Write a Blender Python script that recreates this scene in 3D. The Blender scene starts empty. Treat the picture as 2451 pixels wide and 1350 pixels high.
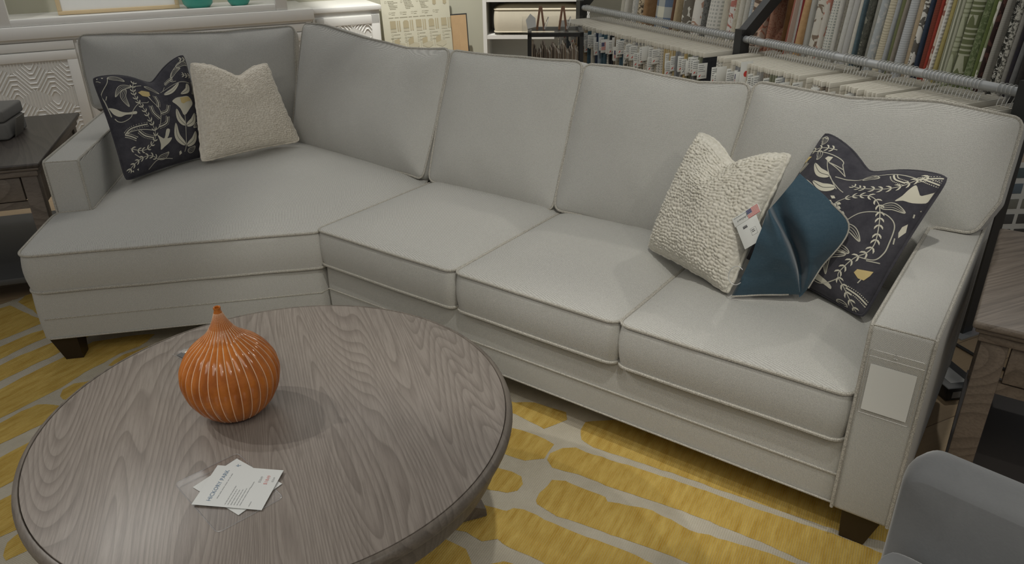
import bpy, bmesh, math, random
from math import sin, cos, pi, radians, sqrt, exp, atan2
from mathutils import Vector, Matrix, noise, geometry
random.seed(7)
C = bpy.context.scene.collection
V = Vector
ROOTW = {}

# ------------------------------------------------------------------ helpers
def azv(deg): return V((cos(radians(deg)), sin(radians(deg)), 0))
def frame(o, x, y=None, z=None):
    x = V(x).normalized(); z = V(z or (0, 0, 1)).normalized()
    y = z.cross(x).normalized() if y is None else V(y).normalized()
    m = Matrix((x, y, z)).transposed().to_4x4(); m.translation = V(o); return m
def tag(o, label, cat, group=None, kind=None):
    o['label'] = label; o['category'] = cat
    if group: o['group'] = group
    if kind: o['kind'] = kind
    return o
def thing(name, label, cat, loc=(0, 0, 0), az=0, group=None):
    o = bpy.data.objects.new(name, None); C.objects.link(o)
    o.empty_display_size = .05
    m = Matrix.Translation(V(loc)) @ Matrix.Rotation(radians(az), 4, 'Z')
    o.matrix_world = m; ROOTW[o.name] = m
    return tag(o, label, cat, group)

class MB:
    def __init__(s): s.v = []; s.f = []; s.m = []
    def add(s, vs, fs, mi=0):
        b = len(s.v); s.v += [V(p) for p in vs]
        s.f += [[b + i for i in f] for f in fs]; s.m += [mi] * len(fs)
    def box(s, a, b, mi=0, M=None):
        x0, y0, z0 = a; x1, y1, z1 = b
        vs = [V(p) for p in ((x0,y0,z0),(x1,y0,z0),(x1,y1,z0),(x0,y1,z0),(x0,y0,z1),(x1,y0,z1),(x1,y1,z1),(x0,y1,z1))]
        if M: vs = [M @ p for p in vs]
        s.add(vs, [(0,3,2,1),(4,5,6,7),(0,1,5,4),(1,2,6,5),(2,3,7,6),(3,0,4,7)], mi)
    def rbox(s, a, b, r, mi=0, M=None, seg=2):
        bm = bmesh.new(); bmesh.ops.create_cube(bm, size=1)
        a = V(a); b = V(b); d = b - a
        for v in bm.verts: v.co = V(((v.co.x+.5)*d.x+a.x, (v.co.y+.5)*d.y+a.y, (v.co.z+.5)*d.z+a.z))
        r = min(r, .49*min(abs(d.x), abs(d.y), abs(d.z)))
        bmesh.ops.bevel(bm, geom=bm.edges[:], offset=r, segments=seg, profile=.5, affect='EDGES')
        bmesh.ops.recalc_face_normals(bm, faces=bm.faces)
        bm.verts.index_update()
        s.add([(M @ v.co) if M else v.co.copy() for v in bm.verts], [[v.index for v in f.verts] for f in bm.faces], mi); bm.free()
    def tube(s, pts, r, n=6, closed=False, mi=0, rr=None):
        pts = [V(p) for p in pts]; N = len(pts); vs = []; fs = []
        up = None
        for i, p in enumerate(pts):
            a = pts[(i-1) % N] if (closed or i) else p; b = pts[(i+1) % N] if (closed or i < N-1) else p
            t = (b - a)
            if t.length < 1e-9: t = V((0,0,1))
            t.normalize()
            if up is None: up = V((0,0,1)) if abs(t.z) < .9 else V((1,0,0))
            up = (up - t*up.dot(t)); up.normalize(); sd = t.cross(up)
            R = rr[i] if rr else r
            for k in range(n):
                an = 2*pi*k/n; vs.append(p + up*(R*cos(an)) + sd*(R*sin(an)))
        for i in range(N if closed else N-1):
            for k in range(n):
                j = (i+1) % N
                fs.append((i*n+k, i*n+(k+1) % n, j*n+(k+1) % n, j*n+k))
        if not closed:
            fs.append(tuple(reversed(range(n)))); fs.append(tuple((N-1)*n+k for k in range(n)))
        s.add(vs, fs, mi)
    def lathe(s, prof, n, mi=0, M=None, rf=None, capb=True, capt=False):
        vs = []; fs = []
        for (r, z) in prof:
            for k in range(n):
                a = 2*pi*k/n; q = rf(r, z, a) if rf else r
                p = V((q*cos(a), q*sin(a), z)); vs.append(M @ p if M else p)
        for i in range(len(prof)-1):
            for k in range(n): fs.append((i*n+k, i*n+(k+1) % n, (i+1)*n+(k+1) % n, (i+1)*n+k))
        if capb: fs.append(tuple(reversed(range(n))))
        if capt: fs.append(tuple((len(prof)-1)*n+k for k in range(n)))
        s.add(vs, fs, mi)
    def prism(s, poly, z0, z1, mi=0, M=None):
        n = len(poly); tri = geometry.tessellate_polygon([[V((x, y, 0)) for x, y in poly]])
        area = sum(poly[i][0]*poly[(i+1) % n][1]-poly[(i+1) % n][0]*poly[i][1] for i in range(n))
        vs = [V((x, y, z0)) for x, y in poly]+[V((x, y, z1)) for x, y in poly]
        if M: vs = [M @ p for p in vs]
        fs = []
        for t in tri:
            t = list(t)
            (x0,y0),(x1,y1),(x2,y2) = (poly[i] for i in t)
            if (x1-x0)*(y2-y0)-(x2-x0)*(y1-y0) < 0: t.reverse()
            fs.append(tuple(reversed(t))); fs.append(tuple(i+n for i in t))
        for i in range(n):
            j = (i+1) % n
            fs.append((i, j, j+n, i+n) if area > 0 else (j, i, i+n, j+n))
        s.add(vs, fs, mi)
    def flat(s, poly, z, mi=0, M=None):
        tri = geometry.tessellate_polygon([[V((x, y, 0)) for x, y in poly]]); fs = []
        for t in tri:
            t = list(t); (x0,y0),(x1,y1),(x2,y2) = (poly[i] for i in t)
            if (x1-x0)*(y2-y0)-(x2-x0)*(y1-y0) < 0: t.reverse()
            fs.append(tuple(t))
        vs = [V((x, y, z)) for x, y in poly]
        s.add([M @ p for p in vs] if M else vs, fs, mi)
    def grid(s, P, nu, nv, mi=0, flip=False):
        vs = [P(i/(nu-1), j/(nv-1)) for j in range(nv) for i in range(nu)]; fs = []
        for j in range(nv-1):
            for i in range(nu-1):
                q = (j*nu+i, j*nu+i+1, (j+1)*nu+i+1, (j+1)*nu+i); fs.append(q[::-1] if flip else q)
        s.add(vs, fs, mi)
    def build(s, name, mats, parent=None, M=None, smooth=True, sharp=40, origin=None):
        if not isinstance(mats, (list, tuple)): mats = [mats]
        W = ROOTW[parent.name] if parent else None
        vs = [M @ v for v in s.v] if M else s.v
        if parent: inv = W.inverted(); vs = [inv @ v for v in vs]
        else:
            if origin is None:
                lo = [min(v[i] for v in vs) for i in range(3)]; hi = [max(v[i] for v in vs) for i in range(3)]
                origin = V(((lo[0]+hi[0])/2, (lo[1]+hi[1])/2, lo[2]))
            vs = [v - V(origin) for v in vs]
        me = bpy.data.meshes.new(name); me.from_pydata([tuple(v) for v in vs], [], s.f)
        for m in mats: me.materials.append(m)
        me.polygons.foreach_set('material_index', s.m)
        me.update()
        if smooth:
            me.polygons.foreach_set('use_smooth', [True]*len(me.polygons))
            if sharp: me.set_sharp_from_angle(angle=radians(sharp))
        o = bpy.data.objects.new(name, me); C.objects.link(o)
        if parent: o.parent = parent; ROOTW[o.name] = W
        else: o.location = V(origin); ROOTW[o.name] = Matrix.Translation(V(origin))
        return o

def text_mesh(mb, txt, size, M, mi=0, sx=1.0):
    cu = bpy.data.curves.new('t', 'FONT'); cu.body = txt; cu.size = size; cu.align_x = 'CENTER'; cu.align_y = 'CENTER'; cu.resolution_u = 2
    ob = bpy.data.objects.new('t', cu); C.objects.link(ob)
    bpy.context.view_layer.update()
    me = bpy.data.meshes.new_from_object(ob.evaluated_get(bpy.context.evaluated_depsgraph_get()))
    mb.add([M @ V((v.co.x*sx, v.co.y, v.co.z)) for v in me.vertices], [list(p.vertices) for p in me.polygons], mi)
    bpy.data.objects.remove(ob); bpy.data.curves.remove(cu); bpy.data.meshes.remove(me)

def catmull(pts, n=6, closed=False):
    pts = [V((*p, 0)) if len(p) == 2 else V(p) for p in pts]
    if len(pts) < 3 and not closed:
        a, b = pts[0], pts[-1]; return [a.lerp(b, i/n) for i in range(n+1)]
    N = len(pts); out = []
    g = (lambda i: pts[i % N]) if closed else (lambda i: pts[max(0, min(N-1, i))])
    for i in range(N if closed else N-1):
        p0, p1, p2, p3 = g(i-1), g(i), g(i+1), g(i+2)
        for k in range(n):
            t = k/n
            out.append(.5*((2*p1)+(p2-p0)*t+(2*p0-5*p1+4*p2-p3)*t*t+(3*p1-p0-3*p2+p3)*t**3))
    if not closed: out.append(pts[-1])
    return out

def round_poly(pts, r, step=.02):
    n = len(pts); out = []
    for i in range(n):
        p = V(pts[i][:2]); a = V(pts[i-1][:2]); b = V(pts[(i+1) % n][:2])
        rr = pts[i][2] if len(pts[i]) > 2 else r
        u = (a-p).normalized(); w = (b-p).normalized()
        ang = u.angle(w); d = min(rr/math.tan(ang/2), .45*(a-p).length, .45*(b-p).length)
        if d < 1e-4 or ang > 3.1: out.append(p); continue
        A = p+u*d; B = p+w*d
        for k in range(7):
            t = k/6; out.append(A*(1-t)**2+p*2*t*(1-t)+B*t*t)
    res = []
    for i in range(len(out)):
        a = out[i]; b = out[(i+1) % len(out)]; L = (b-a).length
        if L < 1e-5: continue
        k = max(1, int(round(L/step)))
        for j in range(k): res.append(a.lerp(b, j/k))
    return res

def cushion(poly, r, zb, zt, crown_t, crown_b, center, bulge=.008, D=.16, step=.022, seed=0, lump=.004, waver=0, pr=.0048, sides=None):
    """box-edge cushion: returns (body MB, piping MB) in local coords, caps at zb / zt"""
    ol = round_poly(poly, r, step); n = len(ol); cen = V(center)
    area = sum(ol[i].x*ol[(i+1) % n].y-ol[(i+1) % n].x*ol[i].y for i in range(n))
    if area < 0: ol.reverse()
    if waver: ol = [p + V((noise.noise(V((p.x*5, p.y*5, seed+3.1))), noise.noise(V((p.x*5, p.y*5, seed+9.7)))))*waver for p in ol]
    nr = []
    for i in range(n):
        t = ol[(i+1) % n]-ol[i-1]; nr.append(V((t.y, -t.x)).normalized())
    b = MB(); vs = []; fs = []
    K = 6
    for k in range(K+1):
        t = k/K; z = zb+(zt-zb)*t
        o = bulge*sin(pi*t)
        for i in range(n): vs.append(V((*(ol[i]+nr[i]*o), z)))
    for k in range(K):
        for i in range(n):
            j = (i+1) % n; fs.append((k*n+i, k*n+j, (k+1)*n+j, (k+1)*n+i))
    edges = [(V(poly[i][:2]), V(poly[(i+1) % len(poly)][:2])-V(poly[i][:2])) for i in range(len(poly))]
    def dist(p):
        d = 0
        for a, c in edges:
            t = max(0, min(1, (p-a).dot(c)/max(1e-12, c.length_squared)))
            d += max(1e-5, (a+c*t-p).length)**-2.5
        return d**(-1/2.5)*1.25
    S = [.99, .97, .945, .915, .88, .84, .79, .74, .69, .63, .57, .51, .45, .39, .33, .27, .21, .15, .08]
    for top in (True, False):
        base = K*n if top else 0; prev = [base+i for i in range(n)]
        z0 = zt if top else zb; cr = crown_t if top else -crown_b
        if abs(cr) < 1e-6 and not top:
            pass
        for sc in S+[0]:
            if sc == 0:
                q = cen; h = 1-(1-min(dist(q), D)/D)**2.4
                vs.append(V((q.x, q.y, z0+cr*h))); c = len(vs)-1
                for i in range(n):
                    j = (i+1) % n; fs.append((prev[i], prev[j], c) if top else (prev[j], prev[i], c))
                break
            cur = []
            for i in range(n):
                q = cen+(ol[i]-cen)*sc; h = 1-(1-min(dist(q), D)/D)**2.4
                zz = z0+cr*h+(lump*h*noise.noise(V((q.x*4, q.y*4, seed)))+lump*.45*h*min(1, sc/.5)**2*noise.noise(V((q.x*13, q.y*6, seed+5))))*(1 if top else -1)
                cur.append(len(vs)); vs.append(V((q.x, q.y, zz)))
            for i in range(n):
                j = (i+1) % n
                fs.append((prev[i], prev[j], cur[j], cur[i]) if top else (prev[j], prev[i], cur[i], cur[j]))
            prev = cur
    b.add(vs, fs)
    p = MB()
    for z in (zt, zb):
        p.tube([V((*(ol[i]+nr[i]*.0025), z)) for i in range(n)], pr, 6, True)
    return b, p

# ------------------------------------------------------------------ materials
def lin(c): return tuple(((x/255)/12.92 if x/255 <= .04045 else ((x/255+.055)/1.055)**2.4) for x in c)
class NT:
    def __init__(s, name):
        s.m = bpy.data.materials.new(name); s.m.use_nodes = True; s.t = s.m.node_tree; s.b = s.t.nodes['Principled BSDF']
    def n(s, typ, **k):
        d = s.t.nodes.new(typ)
        for a, v in k.items():
            if a.startswith('i_'): d.inputs[a[2:].replace('_', ' ')].default_value = v
            else: setattr(d, a, v)
        return d
    def l(s, a, b): s.t.links.new(a, b)
    def coord(s, scale=(1, 1, 1), rot=(0, 0, 0)):
        tc = s.n('ShaderNodeTexCoord'); mp = s.n('ShaderNodeMapping'); mp.inputs['Scale'].default_value = scale; mp.inputs['Rotation'].default_value = rot
        s.l(tc.outputs['Object'], mp.inputs[0]); return mp.outputs[0]
    def noise(s, co, scale, detail=3, rough=.6, dist=0):
        d = s.n('ShaderNodeTexNoise'); d.inputs['Scale'].default_value = scale; d.inputs['Detail'].default_value = detail; d.inputs['Roughness'].default_value = rough; d.inputs['Distortion'].default_value = dist
        s.l(co, d.inputs['Vector']); return d.outputs['Fac']
    def wave(s, co, scale, dist=0, direction='X', prof='SIN', detail=2, dscale=1):
        d = s.n('ShaderNodeTexWave', bands_direction=direction, wave_profile=prof); d.inputs['Scale'].default_value = scale; d.inputs['Distortion'].default_value = dist; d.inputs['Detail'].default_value = detail; d.inputs['Detail Scale'].default_value = dscale
        s.l(co, d.inputs['Vector']); return d.outputs['Fac']
    def ramp(s, fac, stops):
        d = s.n('ShaderNodeValToRGB'); e = d.color_ramp.elements
        while len(e) < len(stops): e.new(.5)
        for x, (p, c) in zip(e, stops): x.position = p; x.color = (*c, 1)
        s.l(fac, d.inputs[0]); return d.outputs[0]
    def mix(s, fac, a, b, mode='MIX'):
        d = s.n('ShaderNodeMix', data_type='RGBA', blend_type=mode)
        for sock, v in ((d.inputs[0], fac), (d.inputs[6], a), (d.inputs[7], b)):
            if isinstance(v, (int, float)): sock.default_value = v
            elif isinstance(v, tuple): sock.default_value = (*v, 1)
            else: s.l(v, sock)
        return d.outputs[2]
    def math(s, op, a, b=0.0):
        d = s.n('ShaderNodeMath', operation=op)
        for sock, v in ((d.inputs[0], a), (d.inputs[1], b)):
            if isinstance(v, (int, float)): sock.default_value = v
            else: s.l(v, sock)
        return d.outputs[0]
    def bump(s, h, strength=.3, dist=.002):
        d = s.n('ShaderNodeBump'); d.inputs['Strength'].default_value = strength; d.inputs['Distance'].default_value = dist
        s.l(h, d.inputs['Height']); s.l(d.outputs[0], s.b.inputs['Normal']); return d
    def done(s, color, rough=.6, metal=0, spec=.5, sheen=0):
        if isinstance(color, tuple): s.b.inputs['Base Color'].default_value = (*color, 1)
        else: s.l(color, s.b.inputs['Base Color'])
        s.b.inputs['Roughness'].default_value = rough; s.b.inputs['Metallic'].default_value = metal
        s.b.inputs['Specular IOR Level'].default_value = spec
        if sheen: s.b.inputs['Sheen Weight'].default_value = sheen; s.b.inputs['Sheen Roughness'].default_value = .4
        return s.m

def plain(name, rgb, rough=.6, metal=0, spec=.5, vary=.06, scale=12):
    k = NT(name); c = lin(rgb); co = k.coord()
    f = k.noise(co, scale)
    return k.done(k.mix(f, tuple(x*(1-vary) for x in c), tuple(min(1, x*(1+vary)) for x in c)), rough, metal, spec)

def twill(name, dark, light, scale=150, rough=.9, sheen=.12):
    k = NT(name); co = k.coord()
    w = k.wave(co, scale, 1.2, 'DIAGONAL', 'SIN', 2, 3)
    w2 = k.wave(k.coord(rot=(radians(60), radians(40), radians(95))), scale*1.5, 2, 'X')
    n1 = k.noise(co, 420, 2, .7); n2 = k.noise(co, 3.2, 4)
    f = k.math('ADD', k.math('MULTIPLY', w, .5), k.math('ADD', k.math('MULTIPLY', w2, .2), k.math('MULTIPLY', n1, .38)))
    c = k.ramp(f, [(.22, lin(dark)), (.8, lin(light))])
    c = k.mix(k.math('MULTIPLY', n2, .18), c, lin((200, 196, 186)), 'MIX')
    k.bump(f, .35, .0015)
    return k.done(c, rough, spec=.2, sheen=sheen)

def velvet(name, rgb, rgb2, rough=.8):
    k = NT(name); co = k.coord(); f = k.noise(co, 9, 5, .65, .6); f2 = k.noise(co, 260, 2)
    c = k.mix(f, lin(rgb), lin(rgb2)); c = k.mix(k.math('MULTIPLY', f2, .3), c, lin(rgb2))
    k.bump(f2, .25, .001)
    return k.done(c, rough, spec=.15, sheen=.55)

def wood(name, c1, c2, c3, az=90, gscale=1.0, rough=.42, across=26, spec=.4):
    k = NT(name); co = k.coord((1, 1, 1), (0, 0, radians(-az+90)))
    mp = k.n('ShaderNodeMapping'); mp.inputs['Scale'].default_value = (1, .11, .6); k.l(co, mp.inputs[0]); co2 = mp.outputs[0]
    big = k.noise(co2, 2.6*gscale, 3, .5, .8)
    cont = k.noise(co2, 5.0*gscale, 1.5, .4, .25)
    wv = k.math('FRACT', k.math('MULTIPLY', cont, across*2.2))
    mp2 = k.n('ShaderNodeMapping'); mp2.inputs['Scale'].default_value = (1, .045, 1); k.l(co, mp2.inputs[0])
    fine = k.noise(mp2.outputs[0], 210*gscale, 3, .7)
    c = k.ramp(big, [(.25, lin(c1)), (.75, lin(c2))])
    g = k.ramp(wv, [(.0, lin(c3)), (.3, lin(c1)), (.6, lin(c2)), (.93, lin(c2)), (1, lin(c3))])
    c = k.mix(.45, c, g); c = k.mix(k.ramp(fine, [(.42, (0, 0, 0)), (.75, (.55, .55, .55))]), c, lin(c3))
    k.bump(k.math('ADD', wv, fine), .18, .0012)
    return k.done(c, rough, spec=spec)

M = {}
M['twill'] = twill('upholstery_twill', (132, 130, 125), (216, 214, 207))
k = NT('welt_cord'); co = k.coord(); f = k.noise(co, 420, 2, .7); M['welt'] = k.done(k.ramp(f, [(.3, lin((132, 128, 119))), (.7, lin((206, 201, 189)))]), .9, spec=.2, sheen=.1)
M['espresso'] = plain('espresso_wood', (44, 35, 30), .4, 0, .4, .15, 30)
M['table'] = wood('gray_oak_top', (127, 117, 109), (144, 135, 126), (94, 85, 77), az=0)
M['table_rim'] = wood('gray_oak_rim', (100, 92, 83), (116, 107, 97), (80, 72, 65), az=0, across=12)
M['end_dark'] = wood('dark_gray_wood', (66, 60, 56), (82, 75, 69), (50, 45, 42), az=106, across=14, rough=.4)
M['end_dark_front'] = wood('dark_gray_wood_front', (108, 99, 91), (126, 116, 107), (84, 76, 69), az=16, across=14, rough=.45)
M['end_brown'] = wood('brown_gray_wood', (118, 106, 94), (140, 128, 115), (84, 74, 65), az=55, across=18, rough=.45)
M['end_brown_front'] = wood('brown_gray_wood_front', (110, 98, 86), (126, 113, 100), (80, 70, 61), az=-35, across=14, rough=.5)
M['shelf_gray'] = plain('shelf_laminate', (78, 78, 78), .5)
M['black'] = plain('black_metal', (52, 53, 53), .45, 0, .5)
M['steel'] = plain('steel_rail', (176, 178, 178), .42, .25)
M['wire'] = plain('wire_hook', (198, 198, 194), .4, .2)
M['white_paint'] = plain('white_paint', (222, 221, 216), .4, 0, .5, .02)
M['wall'] = plain('wall_paint', (196, 194, 176), .8, 0, .3, .02, 4)
M['paper'] = plain('white_paper', (222, 222, 216), .7, 0, .3, .01)
M['ink_light'] = plain('pale_ink', (156, 158, 157), .8)
M['card_paper'] = plain('card_stock', (204, 205, 202), .7, 0, .3, .01)
M['ink'] = plain('gray_ink', (120, 122, 122), .8)
M['ink_dark'] = plain('dark_ink', (62, 62, 64), .8)
M['ink_blue'] = plain('blue_gray_ink', (112, 132, 152), .8)
M['red'] = plain('red_print', (205, 70, 62), .7)
M['pink'] = plain('pale_red_ink', (206, 150, 146), .8)
M['flag_blue'] = plain('flag_blue', (64, 66, 110), .7)
M['cream_print'] = plain('cream_print', (214, 209, 190), .85, 0, .2)
M['ochre_print'] = plain('ochre_print', (212, 190, 134), .85, 0, .2)
M['pattern_line'] = plain('cream_line_print', (192, 188, 172), .85, 0, .2)
k = NT('navy_linen'); co = k.coord(); f = k.noise(co, 14, 5, .7); M['navy'] = k.done(k.ramp(f, [(.3, lin((58, 57, 63))), (.7, lin((82, 80, 85)))]), .9, spec=.15, sheen=.1)
k = NT('boucle_yarn'); co = k.coord(); f = k.noise(co, 90, 4, .7); k.bump(f, .6, .004); M['boucle'] = k.done(k.ramp(f, [(.3, lin((200, 195, 180))), (.7, lin((230, 225, 212)))]), .95, spec=.1, sheen=.2)
k = NT('boucle_yarn_beige'); co = k.coord(); f = k.noise(co, 90, 4, .7); k.bump(f, .6, .004); M['boucle2'] = k.done(k.ramp(f, [(.3, lin((220, 211, 195))), (.7, lin((246, 238, 222)))]), .95, spec=.1, sheen=.2)
k = NT('teal_velvet'); co = k.coord((1, 1, 1)); f = k.noise(co, 160, 4, .8); f2 = k.noise(k.coord((30, 30, 400)), 1.2, 3)
M['teal'] = k.done(k.mix(f2, k.mix(f, lin((42, 63, 77)), lin((88, 109, 120))), lin((54, 78, 92))), .75, spec=.2, sheen=.35)
k = NT('orange_glaze'); co = k.coord(); f = k.noise(co, 18, 4, .6, .5); k.bump(k.noise(co, 60, 2), .06, .002)
M['glaze'] = k.done(k.ramp(f, [(.3, lin((158, 84, 26))), (.7, lin((200, 118, 44)))]), .14, spec=.6)
M['bead'] = plain('pale_bead_glaze', (232, 192, 156), .5)
# rug weave
def rugmat(name, stops, sc):
    k = NT(name); co = k.coord(rot=(0, 0, radians(-62)))
    a = k.wave(co, 70, .6, 'X'); b = k.wave(co, 52, .6, 'Y')
    h = k.math('MULTIPLY', a, b)
    mp = k.n('ShaderNodeMapping'); mp.inputs['Scale'].default_value = sc; k.l(co, mp.inputs[0])
    f = k.noise(mp.outputs[0], 9, 4, .7)
    c = k.ramp(f, stops); c = k.mix(k.math('MULTIPLY', h, .5), c, lin((206, 194, 158)))
    k.bump(h, .5, .003)
    return k.done(c, .95, spec=.1)
M['rug_yellow'] = rugmat('rug_yellow_wool', [(.3, lin((182, 142, 46))), (.7, lin((216, 184, 96)))], (1, 5, 1))
M['rug_cream'] = rugmat('rug_cream_wool', [(.3, lin((184, 175, 158))), (.7, lin((202, 194, 178)))], (1, 1, 1))
# floor planks
k = NT('floor_planks'); co = k.coord(rot=(0, 0, radians(-25.5)))
br = k.n('ShaderNodeTexBrick'); br.inputs['Scale'].default_value = 1; br.inputs['Brick Width'].default_value = 1.3; br.inputs['Row Height'].default_value = .15; br.inputs['Mortar Size'].default_value = .0015
br.inputs['Color1'].default_value = (*lin((176, 152, 120)), 1); br.inputs['Color2'].default_value = (*lin((196, 174, 142)), 1); br.inputs['Mortar'].default_value = (*lin((110, 92, 70)), 1)
k.l(co, br.inputs['Vector']); mp = k.n('ShaderNodeMapping'); mp.inputs['Scale'].default_value = (2, 30, 1); k.l(co, mp.inputs[0]); f = k.noise(mp.outputs[0], 4, 4, .7)
M['floor'] = k.done(k.mix(k.math('MULTIPLY', f, .4), br.outputs['Color'], lin((140, 116, 88))), .45, spec=.35)
# clear vinyl
def clear(name, alpha, rough=.08, tint=(1, 1, 1)):
    k = NT(name); t = k.t; tr = k.n('ShaderNodeBsdfTransparent'); tr.inputs[0].default_value = (*tint, 1); gl = k.n('ShaderNodeBsdfGlossy'); gl.inputs['Roughness'].default_value = rough
    mx = k.n('ShaderNodeMixShader'); fr = k.n('ShaderNodeLayerWeight'); fr.inputs[0].default_value = .3
    k.l(k.math('ADD', k.math('MULTIPLY', k.math('POWER', fr.outputs['Facing'], 3), .35), alpha), mx.inputs[0]); k.l(tr.outputs[0], mx.inputs[1]); k.l(gl.outputs[0], mx.inputs[2])
    out = [n for n in t.nodes if n.type == 'OUTPUT_MATERIAL'][0]; k.l(mx.outputs[0], out.inputs[0]); t.nodes.remove(k.b); return k.m
M['vinyl'] = clear('clear_vinyl', .05, .15)
M['vinyl_edge'] = clear('clear_vinyl_seam', .22, .3)

# ------------------------------------------------------------------ camera
cam_d = bpy.data.cameras.new('camera'); cam = bpy.data.objects.new('camera', cam_d); C.objects.link(cam)
cam_d.sensor_width = 36; cam_d.lens = 36*1824/2451; cam_d.clip_start = .05
rt = V((.99989, -.00645, -.01319)); dn = V((-.01417, -.4400, -.89788)); 
fw = V((0.0, .89787, -.44026)); dn = fw.cross(rt).normalized(); rt = dn.cross(fw).normalized()
mw = Matrix((rt, -dn, -fw)).transposed().to_4x4(); mw.translation = V((0, 0, 1.5)); cam.matrix_world = mw
bpy.context.scene.camera = cam

# ------------------------------------------------------------------ light
sc = bpy.context.scene
sc.view_settings.view_transform = 'Standard'; sc.view_settings.look = 'None'; sc.view_settings.gamma = 1; sc.view_settings.exposure = 0; sc.view_settings.use_curve_mapping = False
w = bpy.data.worlds.new('showroom_air'); sc.world = w; w.use_nodes = True
w.node_tree.nodes['Background'].inputs[0].default_value = (.93, .96, 1, 1); w.node_tree.nodes['Background'].inputs[1].default_value = .171
def spot(name, loc, to, power, size, col=(1, .93, .84), rad=.035, blend=.35):
    d = bpy.data.lights.new(name, 'SPOT'); d.energy = power; d.spot_size = radians(size); d.spot_blend = blend; d.shadow_soft_size = rad; d.color = col
    o = bpy.data.objects.new(name, d); C.objects.link(o); o.location = loc
    o.rotation_euler = (V(to)-V(loc)).to_track_quat('-Z', 'Y').to_euler()
    tag(o, 'ceiling track or added fill spotlight out of frame', 'light'); return o
def area(name, loc, size, power, col=(1, .97, .92)):
    d = bpy.data.lights.new(name, 'AREA'); d.energy = power; d.shape = 'RECTANGLE'; d.size, d.size_y = size; d.color = col
    o = bpy.data.objects.new(name, d); C.objects.link(o); o.location = loc; tag(o, 'added fill light panel out of frame', 'light'); return o
area('fill_panel', (-.3, -1.3, 3.3), (3.0, 2.0), 44, (1, .95, .84))  # added soft fill from behind the camera, lifts front faces and the armchair
area('fill_panel', (-1.2, 5.0, 3.3), (4.0, .9), 32, (1, .98, .93))  # added back light to brighten the wall and cabinets, not a known fixture
spot('track_and_fill_spot', (-3.0, 1.9, 3.2), (-.50, 1.35, .47), 112, 27, (1, .98, .93))
spot('track_and_fill_spot', (-2.6, 2.4, 3.2), (-.45, 1.35, .47), 74, 27, (1, .98, .93))
spot('track_and_fill_spot', (.3, .9, 3.2), (.30, 2.5, .6), 90, 50, (1, .99, .93))
spot('track_and_fill_spot', (2.3, 3.6, 3.2), (.7, 1.9, .4), 44, 44, (1, .97, .9))
spot('track_and_fill_spot', (-2.0, 1.2, 3.2), (-1.1, 3.1, .6), 10, 50, (1, .99, .95))
spot('track_and_fill_spot', (1.6, -.8, 3.2), (.55, 1.5, .3), 37, 44, (1, .96, .87))  # added front fill for the right arm, armchair and rug
spot('track_and_fill_spot', (-1.9, -.6, 3.2), (-1.4, 2.2, .2), 19, 46, (1, .96, .87))  # added front fill for the angled left seat and nearby rug
spot('track_and_fill_spot', (-.6, 5.0, 3.2), (-.3, 6.6, .7), 300, 56, (1, .98, .92))  # added wall wash that brightens the back wall
spot('track_and_fill_spot', (.2, 2.3, 3.2), (1.25, 3.7, .85), 50, 48, (1, .98, .93))  # extra spot added to brighten the fabric rack
spot('track_and_fill_spot', (-2.9, 3.6, 3.2), (-2.5, 5.4, .8), 60, 60, (1, .98, .95))  # added wash that brightens the white hutch

# ------------------------------------------------------------------ room
f = MB(); f.box((-6, -2, -.1), (6, 9, 0)); o = f.build('floor', M['floor'], smooth=False); tag(o, 'tan wood plank showroom floor', 'floor', kind='structure')
A0 = V((-3.11, 4.888, 0)); DC = azv(25.5); NC = azv(115.5)
CABM = frame(A0, DC, NC)                                   # cabinet / back-wall axes: x along the wall, y into the wall
f = MB(); f.box((-2.5, .62, 0), (8, .74, 3.4), M=CABM); o = f.build('wall_back', M['wall'], smooth=False); tag(o, 'pale sage wall behind the cabinets', 'wall', kind='structure')

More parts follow.
